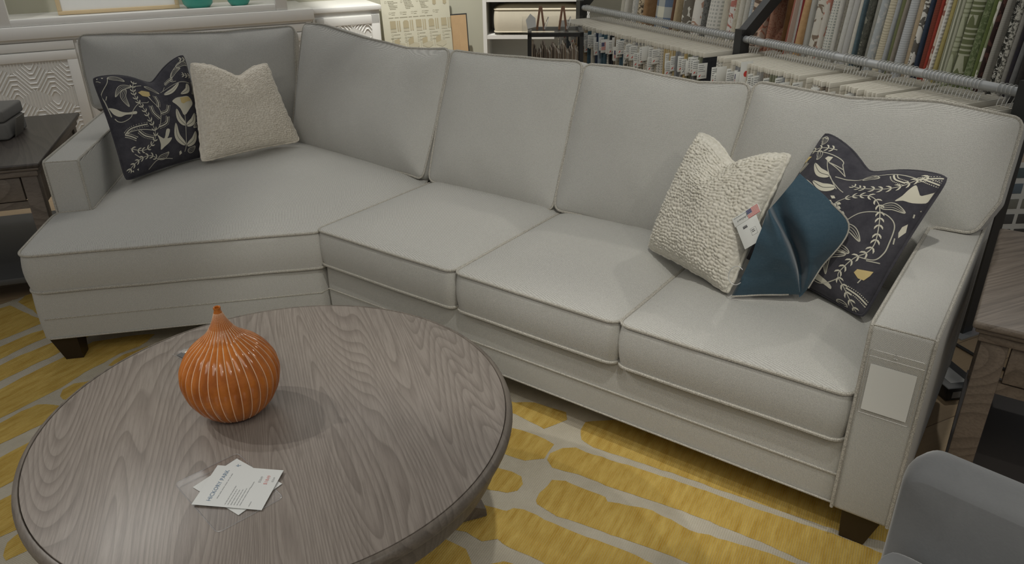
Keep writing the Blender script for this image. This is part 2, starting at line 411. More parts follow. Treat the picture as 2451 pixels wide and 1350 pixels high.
# ------------------------------------------------------------------ rug
RUG = [[[-2.12,2.912],[-2.124,2.975],[-2.103,2.993],[-2.029,3.032],[-1.915,2.853],[-1.973,2.797],[-2.037,2.85]],[[-2.281,2.783],[-2.165,2.857],[-2.14,2.881],[-2.104,2.859],[-1.948,2.76],[-1.906,2.772],[-1.88,2.751],[-1.917,2.713],[-1.962,2.645],[-2.003,2.586],[-2.089,2.484]],[[-2.05,2.423],[-1.973,2.535],[-1.936,2.596],[-1.911,2.638],[-1.877,2.661],[-1.819,2.756],[-1.773,2.715],[-1.835,2.599],[-1.875,2.541],[-1.918,2.444],[-1.978,2.312]],[[-1.956,2.277],[-1.892,2.4],[-1.857,2.473],[-1.834,2.5],[-1.792,2.554],[-1.734,2.651],[-1.659,2.624],[-1.725,2.473],[-1.775,2.395],[-1.802,2.343],[-1.83,2.296],[-1.891,2.176]],[[-1.867,2.14],[-1.794,2.244],[-1.783,2.273],[-1.762,2.322],[-1.72,2.393],[-1.694,2.435],[-1.642,2.535],[-1.63,2.564],[-1.499,2.608],[-1.412,2.618],[-1.417,2.558],[-1.432,2.523],[-1.483,2.474],[-1.514,2.409],[-1.552,2.347],[-1.587,2.244],[-1.597,2.231],[-1.64,2.161],[-1.696,2.071],[-1.741,1.998]],[[-1.489,2.39],[-1.484,2.43],[-1.465,2.465],[-1.402,2.523],[-1.342,2.521],[-1.366,2.438],[-1.422,2.37]],[[-1.564,2.196],[-1.574,2.234],[-1.555,2.273],[-1.517,2.285],[-1.47,2.334],[-1.394,2.436],[-1.339,2.368],[-1.4,2.226],[-1.469,2.169],[-1.543,2.175]],[[-1.727,1.976],[-1.68,2.044],[-1.648,2.109],[-1.614,2.148],[-1.557,2.146],[-1.526,2.134],[-1.493,2.097],[-1.5,2.066],[-1.535,2.037],[-1.564,2.001],[-1.614,1.934],[-1.657,1.865]],[[-1.621,1.806],[-1.575,1.869],[-1.542,1.922],[-1.52,1.953],[-1.417,2.065],[-1.352,2.025],[-1.351,1.932],[-1.424,1.827],[-1.463,1.772],[-1.492,1.73],[-1.537,1.673]],[[-1.505,1.623],[-1.462,1.68],[-1.437,1.711],[-1.339,1.825],[-1.278,1.786],[-1.278,1.668],[-1.339,1.569],[-1.377,1.537],[-1.424,1.493]],[[-1.341,1.492],[-1.346,1.516],[-1.339,1.536],[-1.332,1.556],[-1.249,1.651],[-1.191,1.611],[-1.224,1.529],[-1.271,1.491],[-1.291,1.472],[-1.312,1.452],[-1.327,1.468]],[[-0.023,2.131],[0.006,2.119],[0.069,2.117],[0.17,2.059],[0.17,2.016],[0.095,1.972],[0.052,2.009],[0.005,2.052],[-0.063,2.098]],[[0.21,1.964],[0.229,2.005],[0.319,2.013],[0.498,1.957],[1.079,1.61],[1.049,1.439],[0.865,1.507],[0.654,1.634],[0.458,1.753],[0.241,1.875],[0.209,1.914]],[[-0.116,2.032],[-0.033,1.992],[0.048,1.953],[0.095,1.92],[0.121,1.89],[0.088,1.827],[0.029,1.816],[-0.02,1.844],[-0.079,1.879],[-0.144,1.926]],[[0.097,1.822],[0.108,1.851],[0.147,1.874],[0.188,1.876],[0.217,1.853],[0.453,1.727],[0.669,1.595],[0.858,1.49],[1.017,1.375],[0.937,1.259],[0.736,1.404],[0.635,1.48],[0.455,1.599],[0.261,1.701],[0.187,1.753],[0.146,1.768],[0.111,1.787]],[[-0.14,1.832],[-0.041,1.783],[-0.008,1.769],[0.019,1.746],[0.024,1.715],[0.006,1.685],[-0.023,1.679],[-0.072,1.691],[-0.165,1.736]],[[0.057,1.646],[0.07,1.675],[0.095,1.705],[0.108,1.73],[0.146,1.725],[0.253,1.655],[0.26,1.638],[0.375,1.601],[0.461,1.526],[0.648,1.44],[0.847,1.318],[0.755,1.208],[0.441,1.41],[0.328,1.473],[0.175,1.553],[0.111,1.585],[0.06,1.63]],[[-0.161,1.659],[-0.088,1.629],[-0.037,1.612],[-0.023,1.608],[-0.006,1.617],[0.025,1.611],[0.061,1.59],[0.077,1.57],[0.21,1.493],[0.285,1.453],[0.455,1.335],[0.36,1.233],[0.08,1.414],[-0.034,1.484],[-0.047,1.502],[-0.087,1.494],[-0.132,1.529],[-0.159,1.537],[-0.211,1.572]],[[-0.345,1.537],[-0.264,1.543],[-0.184,1.503],[-0.131,1.468],[-0.117,1.443],[-0.107,1.393],[-0.169,1.362],[-0.276,1.412]],[[-0.079,1.402],[-0.075,1.417],[-0.031,1.425],[-0.01,1.416],[0.155,1.325],[0.102,1.266],[-0.043,1.359]]]
def stroke(cx, cy, az, hl, hw):
    d = azv(az); n = azv(az+90)
    return [[cx+d.x*a+n.x*b, cy+d.y*a+n.y*b] for a, b in ((-hl, -hw*.5), (-hl*.88, -hw), (hl*.2, -hw*1.06), (hl*.9, -hw*.95), (hl, -hw*.35), (hl*.97, hw*.5), (hl*.85, hw), (-hl*.1, hw*1.04), (-hl*.9, hw*.9), (-hl, hw*.4))]
for q in range(4):
    RUG.append(stroke(-1.50, .86-.24*q, 48, .42, .070)); RUG.append(stroke(-2.40, 1.22-.24*q, 50, .40, .072))
    RUG.append(stroke(-.42, .90-.24*q, -38, .38, .070)); RUG.append(stroke(.46, .52-.24*q, -38, .36, .068))
for q in range(5): RUG.append(stroke(-2.66+.09*q, 2.10-.175*q, 52, .36, .066))
rb = MB()
e0 = V((-2.185, 2.89, 0)); ed = V((.615, .788, 0)).normalized(); en = V((ed.y, -ed.x, 0))
RM = frame(e0-ed*2.2, ed, -en)
RL, RW = 3.2, 3.5
nx, ny = 60, 40
rb.box((0, -RW, 0.0005), (RL, 0, .0105), 0, RM)
for pl in RUG:
    # fray the stroke ends a little, like the stepped edge of a woven pattern
    q = []
    for i in range(len(pl)):
        a = V(pl[i]); b = V(pl[(i+1) % len(pl)]); n = max(1, int((b-a).length/.025))
        for k2 in range(n):
            p = a.lerp(b, k2/n); q.append((p.x+.004*noise.noise(V((p.x*40, p.y*40, 1))), p.y+.004*noise.noise(V((p.x*40, p.y*40, 5)))))
    rb.flat(q, .0112, 1)
for i in range(140):
    p = RM @ V((RL*i/139, .002, .004)); t = MB
    rb.tube([p, p+(-en)*(.012+.008*random.random())+ed*random.uniform(-.006, .006)-V((0, 0, .002))], .0028, 4, False, 0)
o = rb.build('area_rug', [M['rug_cream'], M['rug_yellow']], smooth=False)
tag(o, 'cream woven rug with broad mustard yellow brush strokes under the coffee table', 'rug')

# ------------------------------------------------------------------ sectional sofa
UA = -36.03; U = azv(UA); VV = azv(UA+90); Z = V((0, 0, 1))
SF = frame((0, 0, 0), U, VV)
LO = V((-1.701, 2.391, 0)); LF = frame(LO, azv(11), azv(101))
sofa = thing('sectional_sofa', 'light gray twill sectional sofa with an angled left end', 'sofa', U*-1.4+VV*2.1, UA)
TW = M['twill']
# bases
b, p = cushion([(-2.092, 1.692), (-.226, 1.692), (-.226, 2.55), (-2.092, 2.55)], .012, .118, .322, 0, 0, (-1.15, 2.1), .003, step=.06, lump=0, pr=.004)
bs = b.build('base', TW, sofa, SF); p2 = MB(); p2.tube([(-2.088, 1.688, .213), (-.228, 1.688, .213)], .0032, 6); p2.tube([(-2.088, 1.6875, .125), (-.228, 1.6875, .125)], .003, 6)
p2.build('piping', M['welt'], bs, SF)
lb = [(.006, .002), (.998, .002), (1.414, .424), (1.30, 1.36), (.85, 1.4), (.02, 1.42)]
b, p = cushion(lb, .03, .118, .312, 0, 0, (.6, .7), .004, step=.05, lump=0, pr=.004)
bs = b.build('base', TW, sofa, LF); p2 = MB(); p2.tube([(.003, 1.4, .203), (.003, .03, .203), (.03, -.0015, .203), (.998, -.0015, .203), (1.414, .42, .203)], .0032, 6); p2.tube([(.003, .4, .122), (.003, .03, .122), (.03, -.0015, .122), (.998, -.0015, .122)], .003, 6)
p2.build('piping', M['welt'], bs, LF)
# seat cushions
CH = [(0.0, 0.0, .06), (1.008, -.006, .03), (1.445, .425, .03), (1.50, .62, .03), (.93, 1.33, .03), (.135, 1.33, .03), (.135, .438, .025), (0.0, .428, .04)]
b, p = cushion(CH, .03, .308, .45, .032, 0, (.62, .41), .009, .3, seed=1, lump=.008, waver=.004)
q = b.build('seat_cushion', TW, sofa, LF, sharp=60); p.build('piping', M['welt'], q, LF)
for i, (u0, u1) in enumerate([(-2.098, -1.455), (-1.447, -.856), (-.849, -.233)]):
    b, p = cushion([(u0, 1.672, .035), (u1, 1.672, .035), (u1, 2.36, .03), (u0, 2.36, .03)], .03, .322, .456, .032, 0, ((u0+u1)/2, 2.0), .009, .22, seed=5+i*7, lump=.006, waver=.003)
    q = b.build('seat_cushion', TW, sofa, SF, sharp=60); p.build('piping', M['welt'], q, SF)
# back cushions
LEAN = radians(21)
def backframe(o, xdir):
    x = V(xdir).normalized(); back = Z.cross(x)
    return frame(o, x, back*sin(LEAN)+Z*cos(LEAN), x.cross(back*sin(LEAN)+Z*cos(LEAN)))
def uv(u, v, z=0): return U*u+VV*v+Z*z
def lf(x, y, z=0): return LF @ V((x, y, z))
H0 = .548
bcs = [
 (backframe(lf(0, 1.235, .47), azv(11)), [(.135, 0), (.872, 0), (.905, .27), (.925, H0+.008), (.60, H0-.012), (.25, H0-.004), (-.07, H0+.004), (-.065, .37), (-.045, .212), (.135, .205)], (.47, .33), .07),
 (backframe(uv(-3.085, 2.385, .47), uv(-2.12, 2.295)-uv(-3.085, 2.385)), [(0, 0), (.955, 0), (.968, .28), (.955, H0-.004), (.70, H0-.022), (.40, H0-.004), (.06, H0+.026), (-.07, H0+.028), (-.04, .28)], (.48, .28), .075),
 (backframe(uv(-2.098, 2.295, .47), U), [(0, 0), (.622, 0), (.632, .27), (.622, H0), (.32, H0-.006), (0, H0-.004), (-.008, .27)], (.31, .27), .055),
 (backframe(uv(-1.466, 2.295, .47), U), [(0, 0), (.628, 0), (.636, .27), (.628, H0-.002), (.45, H0-.02), (.2, H0+.0), (0, H0), (-.008, .27)], (.31, .27), .06),
 (backframe(uv(-.826, 2.285, .47), U), [(0, 0), (.600, 0), (.600, .205), (.715, .205), (.75, .30), (.752, H0-.012), (.55, H0+.002), (.3, H0-.012), (0, H0+.004), (-.008, .28)], (.34, .33), .065)]
for i, (F, poly, cen, cr) in enumerate(bcs):
    b, p = cushion(poly, .035, -.175, 0, cr, .02, cen, .012, .3, seed=20+i*5, lump=.014, waver=.008)
    q = b.build('back_cushion', TW, sofa, F, sharp=60); p.build('piping', M['welt'], q, F)
# frames behind the cushions
for F, x0, x1 in ((bcs[0][0], -.0, .95), (bcs[1][0], -.02, .98), (bcs[2][0], 0, 2.015)):
    b = MB(); b.rbox((x0, -.23, -.315), (x1, .42, -.2), .02); b.build('back_frame', TW, sofa, F)
# arms
def arm(F, x0, x1, y0, y1, zt):
    b = MB(); b.rbox((x0, y0, .118), (x1, y1, zt), .012, seg=3); a = b.build('arm', TW, sofa, F)
    p = MB()
    for x in (x0+.003, x1-.003):
        p.tube([(x, y0, .122), (x, y0, zt-.02), (x, y0+.003, zt-.005), (x, y0+.012, zt), (x, y0+.05, zt), (x, y1-.05, zt)], .0045, 6)
    p.tube([(x0+.003, y0+.004, zt-.003), (x1-.003, y0+.004, zt-.003)], .0022, 5)
    p.build('piping', M['welt'], a, F)
arm(SF, -.226, -.088, 1.674, 2.60, .655)
arm(LF, 0.0, .13, .435, 1.52, .655)
# legs
def leg(F, x, y, dx=1, dy=1):
    b = MB(); s0, s1 = .047, .030; ox, oy = .006*dx, .008*dy
    vs = [(x-s1+ox, y-s1+oy, 0.012), (x+s1+ox, y-s1+oy, .012), (x+s1+ox, y+s1+oy, .012), (x-s1+ox, y+s1+oy, .012), (x-s0, y-s0, .12), (x+s0, y-s0, .12), (x+s0, y+s0, .12), (x-s0, y+s0, .12)]
    b.add(vs, [(0, 3, 2, 1), (4, 5, 6, 7), (0, 1, 5, 4), (1, 2, 6, 5), (2, 3, 7, 6), (3, 0, 4, 7)]); b.build('leg', M['espresso'], sofa, F, smooth=False)
leg(SF, -.153, 1.738, -2.2, .2); leg(SF, -.150, 2.5); leg(SF, -1.9, 1.78); leg(SF, -1.9, 2.5); leg(LF, .060, .066, 2.2, .2); leg(LF, .08, 1.4); leg(LF, 1.2, 1.25)

# ------------------------------------------------------------------ coffee table
TC = V((-.538, 1.442, 0)); TH = .47; TR = .535
ct = thing('coffee_table', 'round gray wood coffee table standing on the yellow rug', 'table', TC, 108)
TM = Matrix.Translation(TC)
b = MB(); b.lathe([(.0005, TH-.012), (.517, TH-.012), (.517, TH)], 128, M=TM, capb=False); 
b = MB(); n = 128
b.lathe([(.50, TH-.03), (.5185, TH-.03), (.5185, TH-.0008), (.5175, TH), (.0005, TH)], n, M=TM, capb=False)
top = b.build('tabletop', M['table'], ct)
b = MB(); b.lathe([(.5195, TH-.028), (.5195, TH-.003), (.5215, TH-.0005), (.527, TH-.0015), (.5325, TH-.006), (.535, TH-.013), (.535, TH-.02), (.531, TH-.028), (.522, TH-.034), (.514, TH-.036), (.512, TH-.05), (.508, TH-.054), (.505, TH-.092), (.48, TH-.092), (.48, TH-.03)], n, M=TM, capb=False)
b.build('edge_molding', M['table_rim'], ct)
b = MB(); b.lathe([(.09, .05), (.09, .1), (.065, .13), (.055, .22), (.065, .3), (.1, .36), (.16, .385), (.2, .392)], 32, M=TM, capt=True); b.build('pedestal', M['table_rim'], ct)
for kq in range(4):
    FM = TM @ Matrix.Rotation(radians(20.5+90*kq), 4, 'Z')
    prof = [(.05, .30, .12), (.12, .255, .115), (.22, .165, .10), (.32, .085, .08), (.41, .042, .056), (.465, .028, .030), (.482, .024, .020)]
    b = MB(); hw = .026; vs = []; fs = []
    for (x, zc, h) in prof:
        z0 = max(.012, zc-h/2); z1 = zc+h/2*.8
        for (yy, zz) in ((-hw, z0), (hw, z0), (hw*.75, z1), (-hw*.75, z1)): vs.append(V((x, yy, zz)))
    for i in range(len(prof)-1):
        for j in range(4): fs.append((i*4+j, i*4+(j+1) % 4, (i+1)*4+(j+1) % 4, (i+1)*4+j))
    fs += [(3, 2, 1, 0), tuple((len(prof)-1)*4+j for j in range(4))]
    b.add([FM @ v for v in vs], fs); b.build('leg', M['table_rim'], ct, sharp=50)

# ------------------------------------------------------------------ vase
VC = V((-.636, 1.452, TH)); N = 30
vz = thing('vase', 'round orange ribbed ceramic vase with a narrow neck on the coffee table', 'vase', VC)
prof = [(.036, .0005), (.050, .002), (.066, .012), (.083, .030), (.097, .054), (.1055, .080), (.108, .104), (.105, .124), (.098, .141), (.088, .157), (.074, .173), (.058, .186), (.043, .198), (.031, .211), (.022, .225), (.0148, .239), (.0100, .251), (.0076, .260), (.0072, .266)]
pc = catmull([(r, z) for r, z in prof], 4); pp = [(p.x, p.y) for p in pc]
amp = lambda z: .05*min(1, (z+.002)/.02)*max(0, min(1, (.262-z)/.05))
rf = lambda r, z, a: r*(1-amp(z)*(1-abs(sin(N*a/2))**.8))
b = MB(); b.lathe(pp, N*10, M=Matrix.Translation(VC), rf=rf)
body = b.build('body', M['glaze'], vz, sharp=0)
b = MB(); b.lathe([(.0070, .262), (.0082, .2665), (.0074, .2685), (.0050, .2675), (.0044, .258), (.0036, .235)], 40, M=Matrix.Translation(VC), capb=False); b.build('rim', M['glaze'], vz)
b = MB()
for i in range(N):
    a = 2*pi*i/N
    L = 0; last = pp[0]
    for j in range(1, len(pp)):
        r0, z0 = pp[j-1]; r1, z1 = pp[j]
        for t in (0, .5):
            r = r0+(r1-r0)*t; z = z0+(z1-z0)*t
            if z < .012 or z > .255: continue
            q = rf(r, z, a)+.0004; s = .0019 if r > .05 else (.0014 if r > .025 else .0008)
            c = VC+V((q*cos(a), q*sin(a), z))
            er = V((cos(a), sin(a), 0)); et = V((-sin(a), cos(a), 0))
            b.add([c+et*s*1.2, c-et*s*1.2, c+Z*s, c-Z*s, c+er*s*.9], [(0, 2, 4), (2, 1, 4), (1, 3, 4), (3, 0, 4)])
b.build('bead_rows', M['bead'], vz).__setitem__('kind', 'stuff')

# ------------------------------------------------------------------ price sleeve and cards
def quadM(p0, p1, p3):
    """frame from corner p0 along p1 (x) and p3 (y)"""
    return frame(p0, V(p1)-V(p0), None, (V(p1)-V(p0)).cross(V(p3)-V(p0)))
def lines(mb, x0, x1, y, n, dy, h, mi, seed, ragged=.3):
    rr = random.Random(seed)
    for i in range(n):
        yy = y-i*dy; x = x0; xe = x1-(x1-x0)*ragged*rr.random()
        while x < xe:
            wd = min(xe-x, (x1-x0)*rr.uniform(.06, .2)); mb.flat([(x, yy), (x+wd, yy), (x+wd, yy+h), (x, yy+h)], mb.zt, mi); x += wd+(x1-x0)*.025
p0, p1, p3 = V((-.684, 1.201, TH)), V((-.551, 1.063, TH)), V((-.594, 1.297, TH))
SM = frame(p0+Z*.0006, p1-p0, None, Z)
slv = thing('price_sleeve', 'clear vinyl price sleeve holding white cards on the coffee table, front side', 'sleeve', p0, 0)
b = MB(); ol = round_poly([(0, 0), (.192, 0), (.192, .135), (0, .135)], .012)
b.prism([(p.x, p.y) for p in ol], 0, .0007); b.build('pouch', M['vinyl'], slv, SM)
b = MB(); b.tube([(p.x, p.y, .0007) for p in ol], .0011, 5, True); b.tube([(.018, .002, .0012), (.018, .133, .0012)], .0009, 5); b.build('seam', M['vinyl_edge'], slv, SM)
def card(name, label, p0, p1, p3, z, dz=0.0, content=None):
    p0, p1, p3 = V((*p0, TH+z)), V((*p1, TH+z)), V((*p3, TH+z))
    F = frame(p0, p1-p0, None, Z); w = (p1-p0).length; h = (p3-p0).length
    b = MB(); b.zt = .0006
    P = lambda i, j: V((w*i, h*j, .0004+dz*(i*.6+j*.6)))
    b.grid(P, 12, 12, 0); b.grid(lambda i, j: P(i, j)-V((0, 0, .0004)), 12, 12, 0, True)
    if content:
        cb_ = MB(); content(cb_, w, h)
        b.add([V((v.x, v.y, v.z+dz*(.6*v.x/w+.6*v.y/h))) for v in cb_.v], cb_.f); b.m[-len(cb_.m):] = cb_.m
    b2 = b.build(name, [M['card_paper'], M['ink_light'], M['ink_blue'], M['pink']], M=F); tag(b2, label, 'card', 'price cards on the coffee table'); return b2
def cont(b, w, h):
    R90 = Matrix.Translation(V((w*.5, h*.80, .0009)))
    b.zt = .0009
    text_mesh(b, 'HICKORY PARK', .0125, R90, 2, 1.0)
    lines(b, w*.18, w*.86, h*.70, 1, .01, .0012, 1, 3)
    lines(b, w*.06, w*.55, h*.54, 6, .006, .0013, 1, 4)
    lines(b, w*.06, w*.2, h*.20, 1, .006, .0013, 1, 5); lines(b, w*.5, w*.7, h*.32, 1, .006, .0013, 1, 6)
    text_mesh(b, '$2049', .007, Matrix.Translation(V((w*.72, h*.25, .0009))), 1)
    text_mesh(b, '$1849', .0105, Matrix.Translation(V((w*.72, h*.155, .0009))), 3)
    text_mesh(b, '$2049', .0055, Matrix.Translation(V((w*.74, h*.07, .0009))), 1)
def cont2(b, w, h):
    b.zt = .0009
    text_mesh(b, 'HICKORY PARK', .0125, Matrix.Translation(V((w*.5, h*.84, .0009))), 2, 1.0)
    lines(b, w*.6, w*.9, h*.70, 3, .006, .0013, 1, 8)
# the lower card lies beneath, turned; the upper one on top of it
card('price_card', 'white price card turned askew beneath the top card on the sleeve', (-.526, 1.108), (-.466, 1.195), (-.642, 1.189), .0017, 0, cont2)
card('price_card', 'top white price card with a printed price in pale red', (-.485, 1.119), (-.472, 1.231), (-.624, 1.141), .0030, .004, cont)
b = MB(); F = frame(V((-.884, 1.699, TH+.0008)), V((-.849, 1.753, 0))-V((-.884, 1.699, 0)), None, Z)
b.rbox((0, -.1, 0), (.075, 0, .001), .0004); b.box((.006, -.07, .001), (.069, -.035, .0014), 1); b.box((.006, -.03, .001), (.069, -.022, .0014), 2)
h = thing('sign_sleeve', 'small clear vinyl sign sleeve lying behind the orange vase', 'sleeve', (-.85, 1.70, TH))
b = MB(); b.rbox((0, -.11, 0), (.078, 0, .0012), .0005); b.build('pouch', M['vinyl'], h, F)
b = MB(); b.tube([(0, 0, .001), (.078, 0, .001), (.078, -.11, .001), (0, -.11, .001)], .0009, 5, True); b.build('seam', M['vinyl_edge'], h, F)
b = MB(); b.box((.022, -.10, .0013), (.07, -.018, .0018)); b.build('insert_card', M['paper'], h, F)
b = MB(); b.box((.003, -.10, .0013), (.018, -.012, .0017)); b.build('gray_strip', M['shelf_gray'], h, F)

# ------------------------------------------------------------------ throw pillows
PAT_A = [["v",[[-0.343,0.779],[-0.423,0.633],[-0.459,0.458],[-0.44,0.286],[-0.4,0.144],[-0.356,-0.058],[-0.316,-0.241],[-0.305,-0.38],[-0.365,-0.499],[-0.507,-0.594],[-0.659,-0.588],[-0.823,-0.491]]],["y",[[-0.37,0.501],[-0.291,0.547],[-0.144,0.53],[-0.154,0.42],[-0.234,0.389],[-0.313,0.412]]],["c",[[-0.227,0.41],[-0.188,0.395],[-0.156,0.289],[-0.2,0.357]]],["s",[[-0.212,0.388],[-0.147,0.249],[-0.084,0.1],[-0.078,-0.055],[-0.177,-0.26],[-0.285,-0.318]]],["f",[[-0.084,0.1],[-0.039,0.241],[-0.058,0.425]]],["f",[[-0.127,-0.139],[-0.226,0.003],[-0.232,0.157]]],["f",[[-0.075,-0.046],[0.08,-0.02],[0.154,0.106]]],["f",[[-0.206,-0.281],[-0.015,-0.247],[0.048,-0.137]]],["f",[[-0.85,-0.216],[-0.711,-0.151],[-0.416,-0.175]]],["s",[[-0.834,-0.201],[-0.584,-0.224],[-0.288,-0.327]]],["f",[[-0.61,-0.236],[-0.519,-0.358],[-0.358,-0.443]]],["f",[[-0.853,-0.225],[-0.774,-0.276],[-0.683,-0.359]]],["o",[[-0.45,0.649],[-0.636,0.656],[-0.795,0.503]]],["o",[[-0.567,0.612],[-0.666,0.472],[-0.636,0.242]]],["s",[[-0.246,0.684],[-0.385,0.652],[-0.574,0.623]]],["o",[[-0.199,0.664],[-0.045,0.637],[0.069,0.545]]],["s",[[-0.765,0.92],[-0.82,0.817],[-0.98,0.64],[-0.974,0.475],[-0.96,0.179]]],["o",[[-0.765,0.92],[-0.605,0.875],[-0.509,0.79]]],["c",[[0.267,0.174],[0.372,0.215],[0.514,0.19],[0.692,0.156],[0.755,0.012],[0.629,-0.084],[0.445,-0.184],[0.406,-0.046],[0.337,0.069]]],["y",[[0.465,0.182],[0.691,0.152],[0.735,0.067],[0.617,0.067],[0.515,0.043],[0.467,0.075]]],["s",[[0.464,-0.159],[0.396,-0.379],[0.356,-0.528],[0.307,-0.755],[0.26,-0.853]]],["l",[[0.399,-0.37],[0.306,-0.216],[0.309,-0.021]]],["l",[[0.417,-0.385],[0.589,-0.332],[0.717,-0.186]]],["l",[[0.298,-0.732],[0.16,-0.532],[0.192,-0.283]]],["l",[[0.327,-0.751],[0.491,-0.687],[0.587,-0.532]]],["c",[[-0.954,0.352],[-0.864,0.283],[-0.787,0.198],[-0.679,0.142],[-0.547,0.122],[-0.564,0.07],[-0.73,0.118],[-0.835,0.118],[-0.914,0.194],[-0.949,0.305]]],["s",[[-0.927,0.124],[-0.889,0.048],[-0.806,0.013],[-0.668,0.045],[-0.59,0.156],[-0.451,0.251],[-0.28,0.245],[-0.239,0.272]]],["c",[[-0.27,-0.41],[-0.199,-0.469],[-0.129,-0.499],[-0.049,-0.355],[0.025,-0.375],[-0.031,-0.478],[-0.066,-0.517],[0.034,-0.526],[-0.034,-0.596],[-0.167,-0.656],[-0.258,-0.692],[-0.239,-0.595],[-0.251,-0.493]]],["l",[[0.162,0.486],[0.338,0.434],[0.542,0.501]]],["l",[[0.759,0.412],[0.709,0.288],[0.507,0.256]]],["s",[[0.114,0.581],[0.164,0.598],[0.395,0.545],[0.61,0.495],[0.841,0.408]]],["s",[[0.495,0.573],[0.41,0.626],[0.397,0.695],[0.524,0.808],[0.723,0.859],[1.039,0.897]]],["o",[[0.427,0.717],[0.558,0.773],[0.742,0.77]]],["v",[[0.822,0.952],[0.97,0.902],[1.047,0.848],[1.087,0.705]]],["v",[[0.697,0.628],[0.864,0.561],[1.023,0.574]]],["o",[[0.647,0.838],[0.854,0.832],[1.042,0.753]]],["c",[[0.731,-0.22],[0.84,-0.218],[0.931,-0.122],[0.948,-0.267],[0.862,-0.308]]],["o",[[0.828,-0.457],[0.708,-0.414],[0.562,-0.455]]],["s",[[0.931,-0.363],[0.789,-0.547],[0.765,-0.786],[0.884,-0.883]]],["v",[[-0.94,-0.882],[-0.833,-0.788],[-0.637,-0.722],[-0.466,-0.744],[-0.322,-0.857]]],["o",[[-0.334,-0.824],[-0.198,-0.826],[-0.09,-0.774]]],["s",[[-0.536,-0.96],[-0.367,-0.854],[-0.189,-0.868],[-0.017,-0.911]]],["c",[[0.138,-0.826],[0.179,-0.808],[0.197,-0.864],[0.142,-0.888]]],["o",[[0.334,-0.844],[0.428,-0.852],[0.516,-0.8]]],["c",[[-0.875,-0.883],[-0.84,-0.875],[-0.841,-0.913]]],["c",[[-0.777,-0.884],[-0.742,-0.876],[-0.748,-0.917]]],["c",[[-0.962,0.965],[-0.93,0.97],[-0.948,0.935]]],["c",[[-0.863,0.96],[-0.827,0.947],[-0.859,0.924]]],["s",[[-1.021,0.908],[-0.963,0.903],[-0.918,0.857]]],["s",[[-0.954,0.507],[-0.922,0.571]]],["s",[[-0.776,-0.611],[-0.68,-0.718]]],["f",[[0.942,0.428],[0.92,0.277],[0.853,0.175]]],["s",[[0.161,0.589],[0.231,0.667]]],["f",[[0.258,0.717],[0.357,0.71],[0.449,0.678]]]]
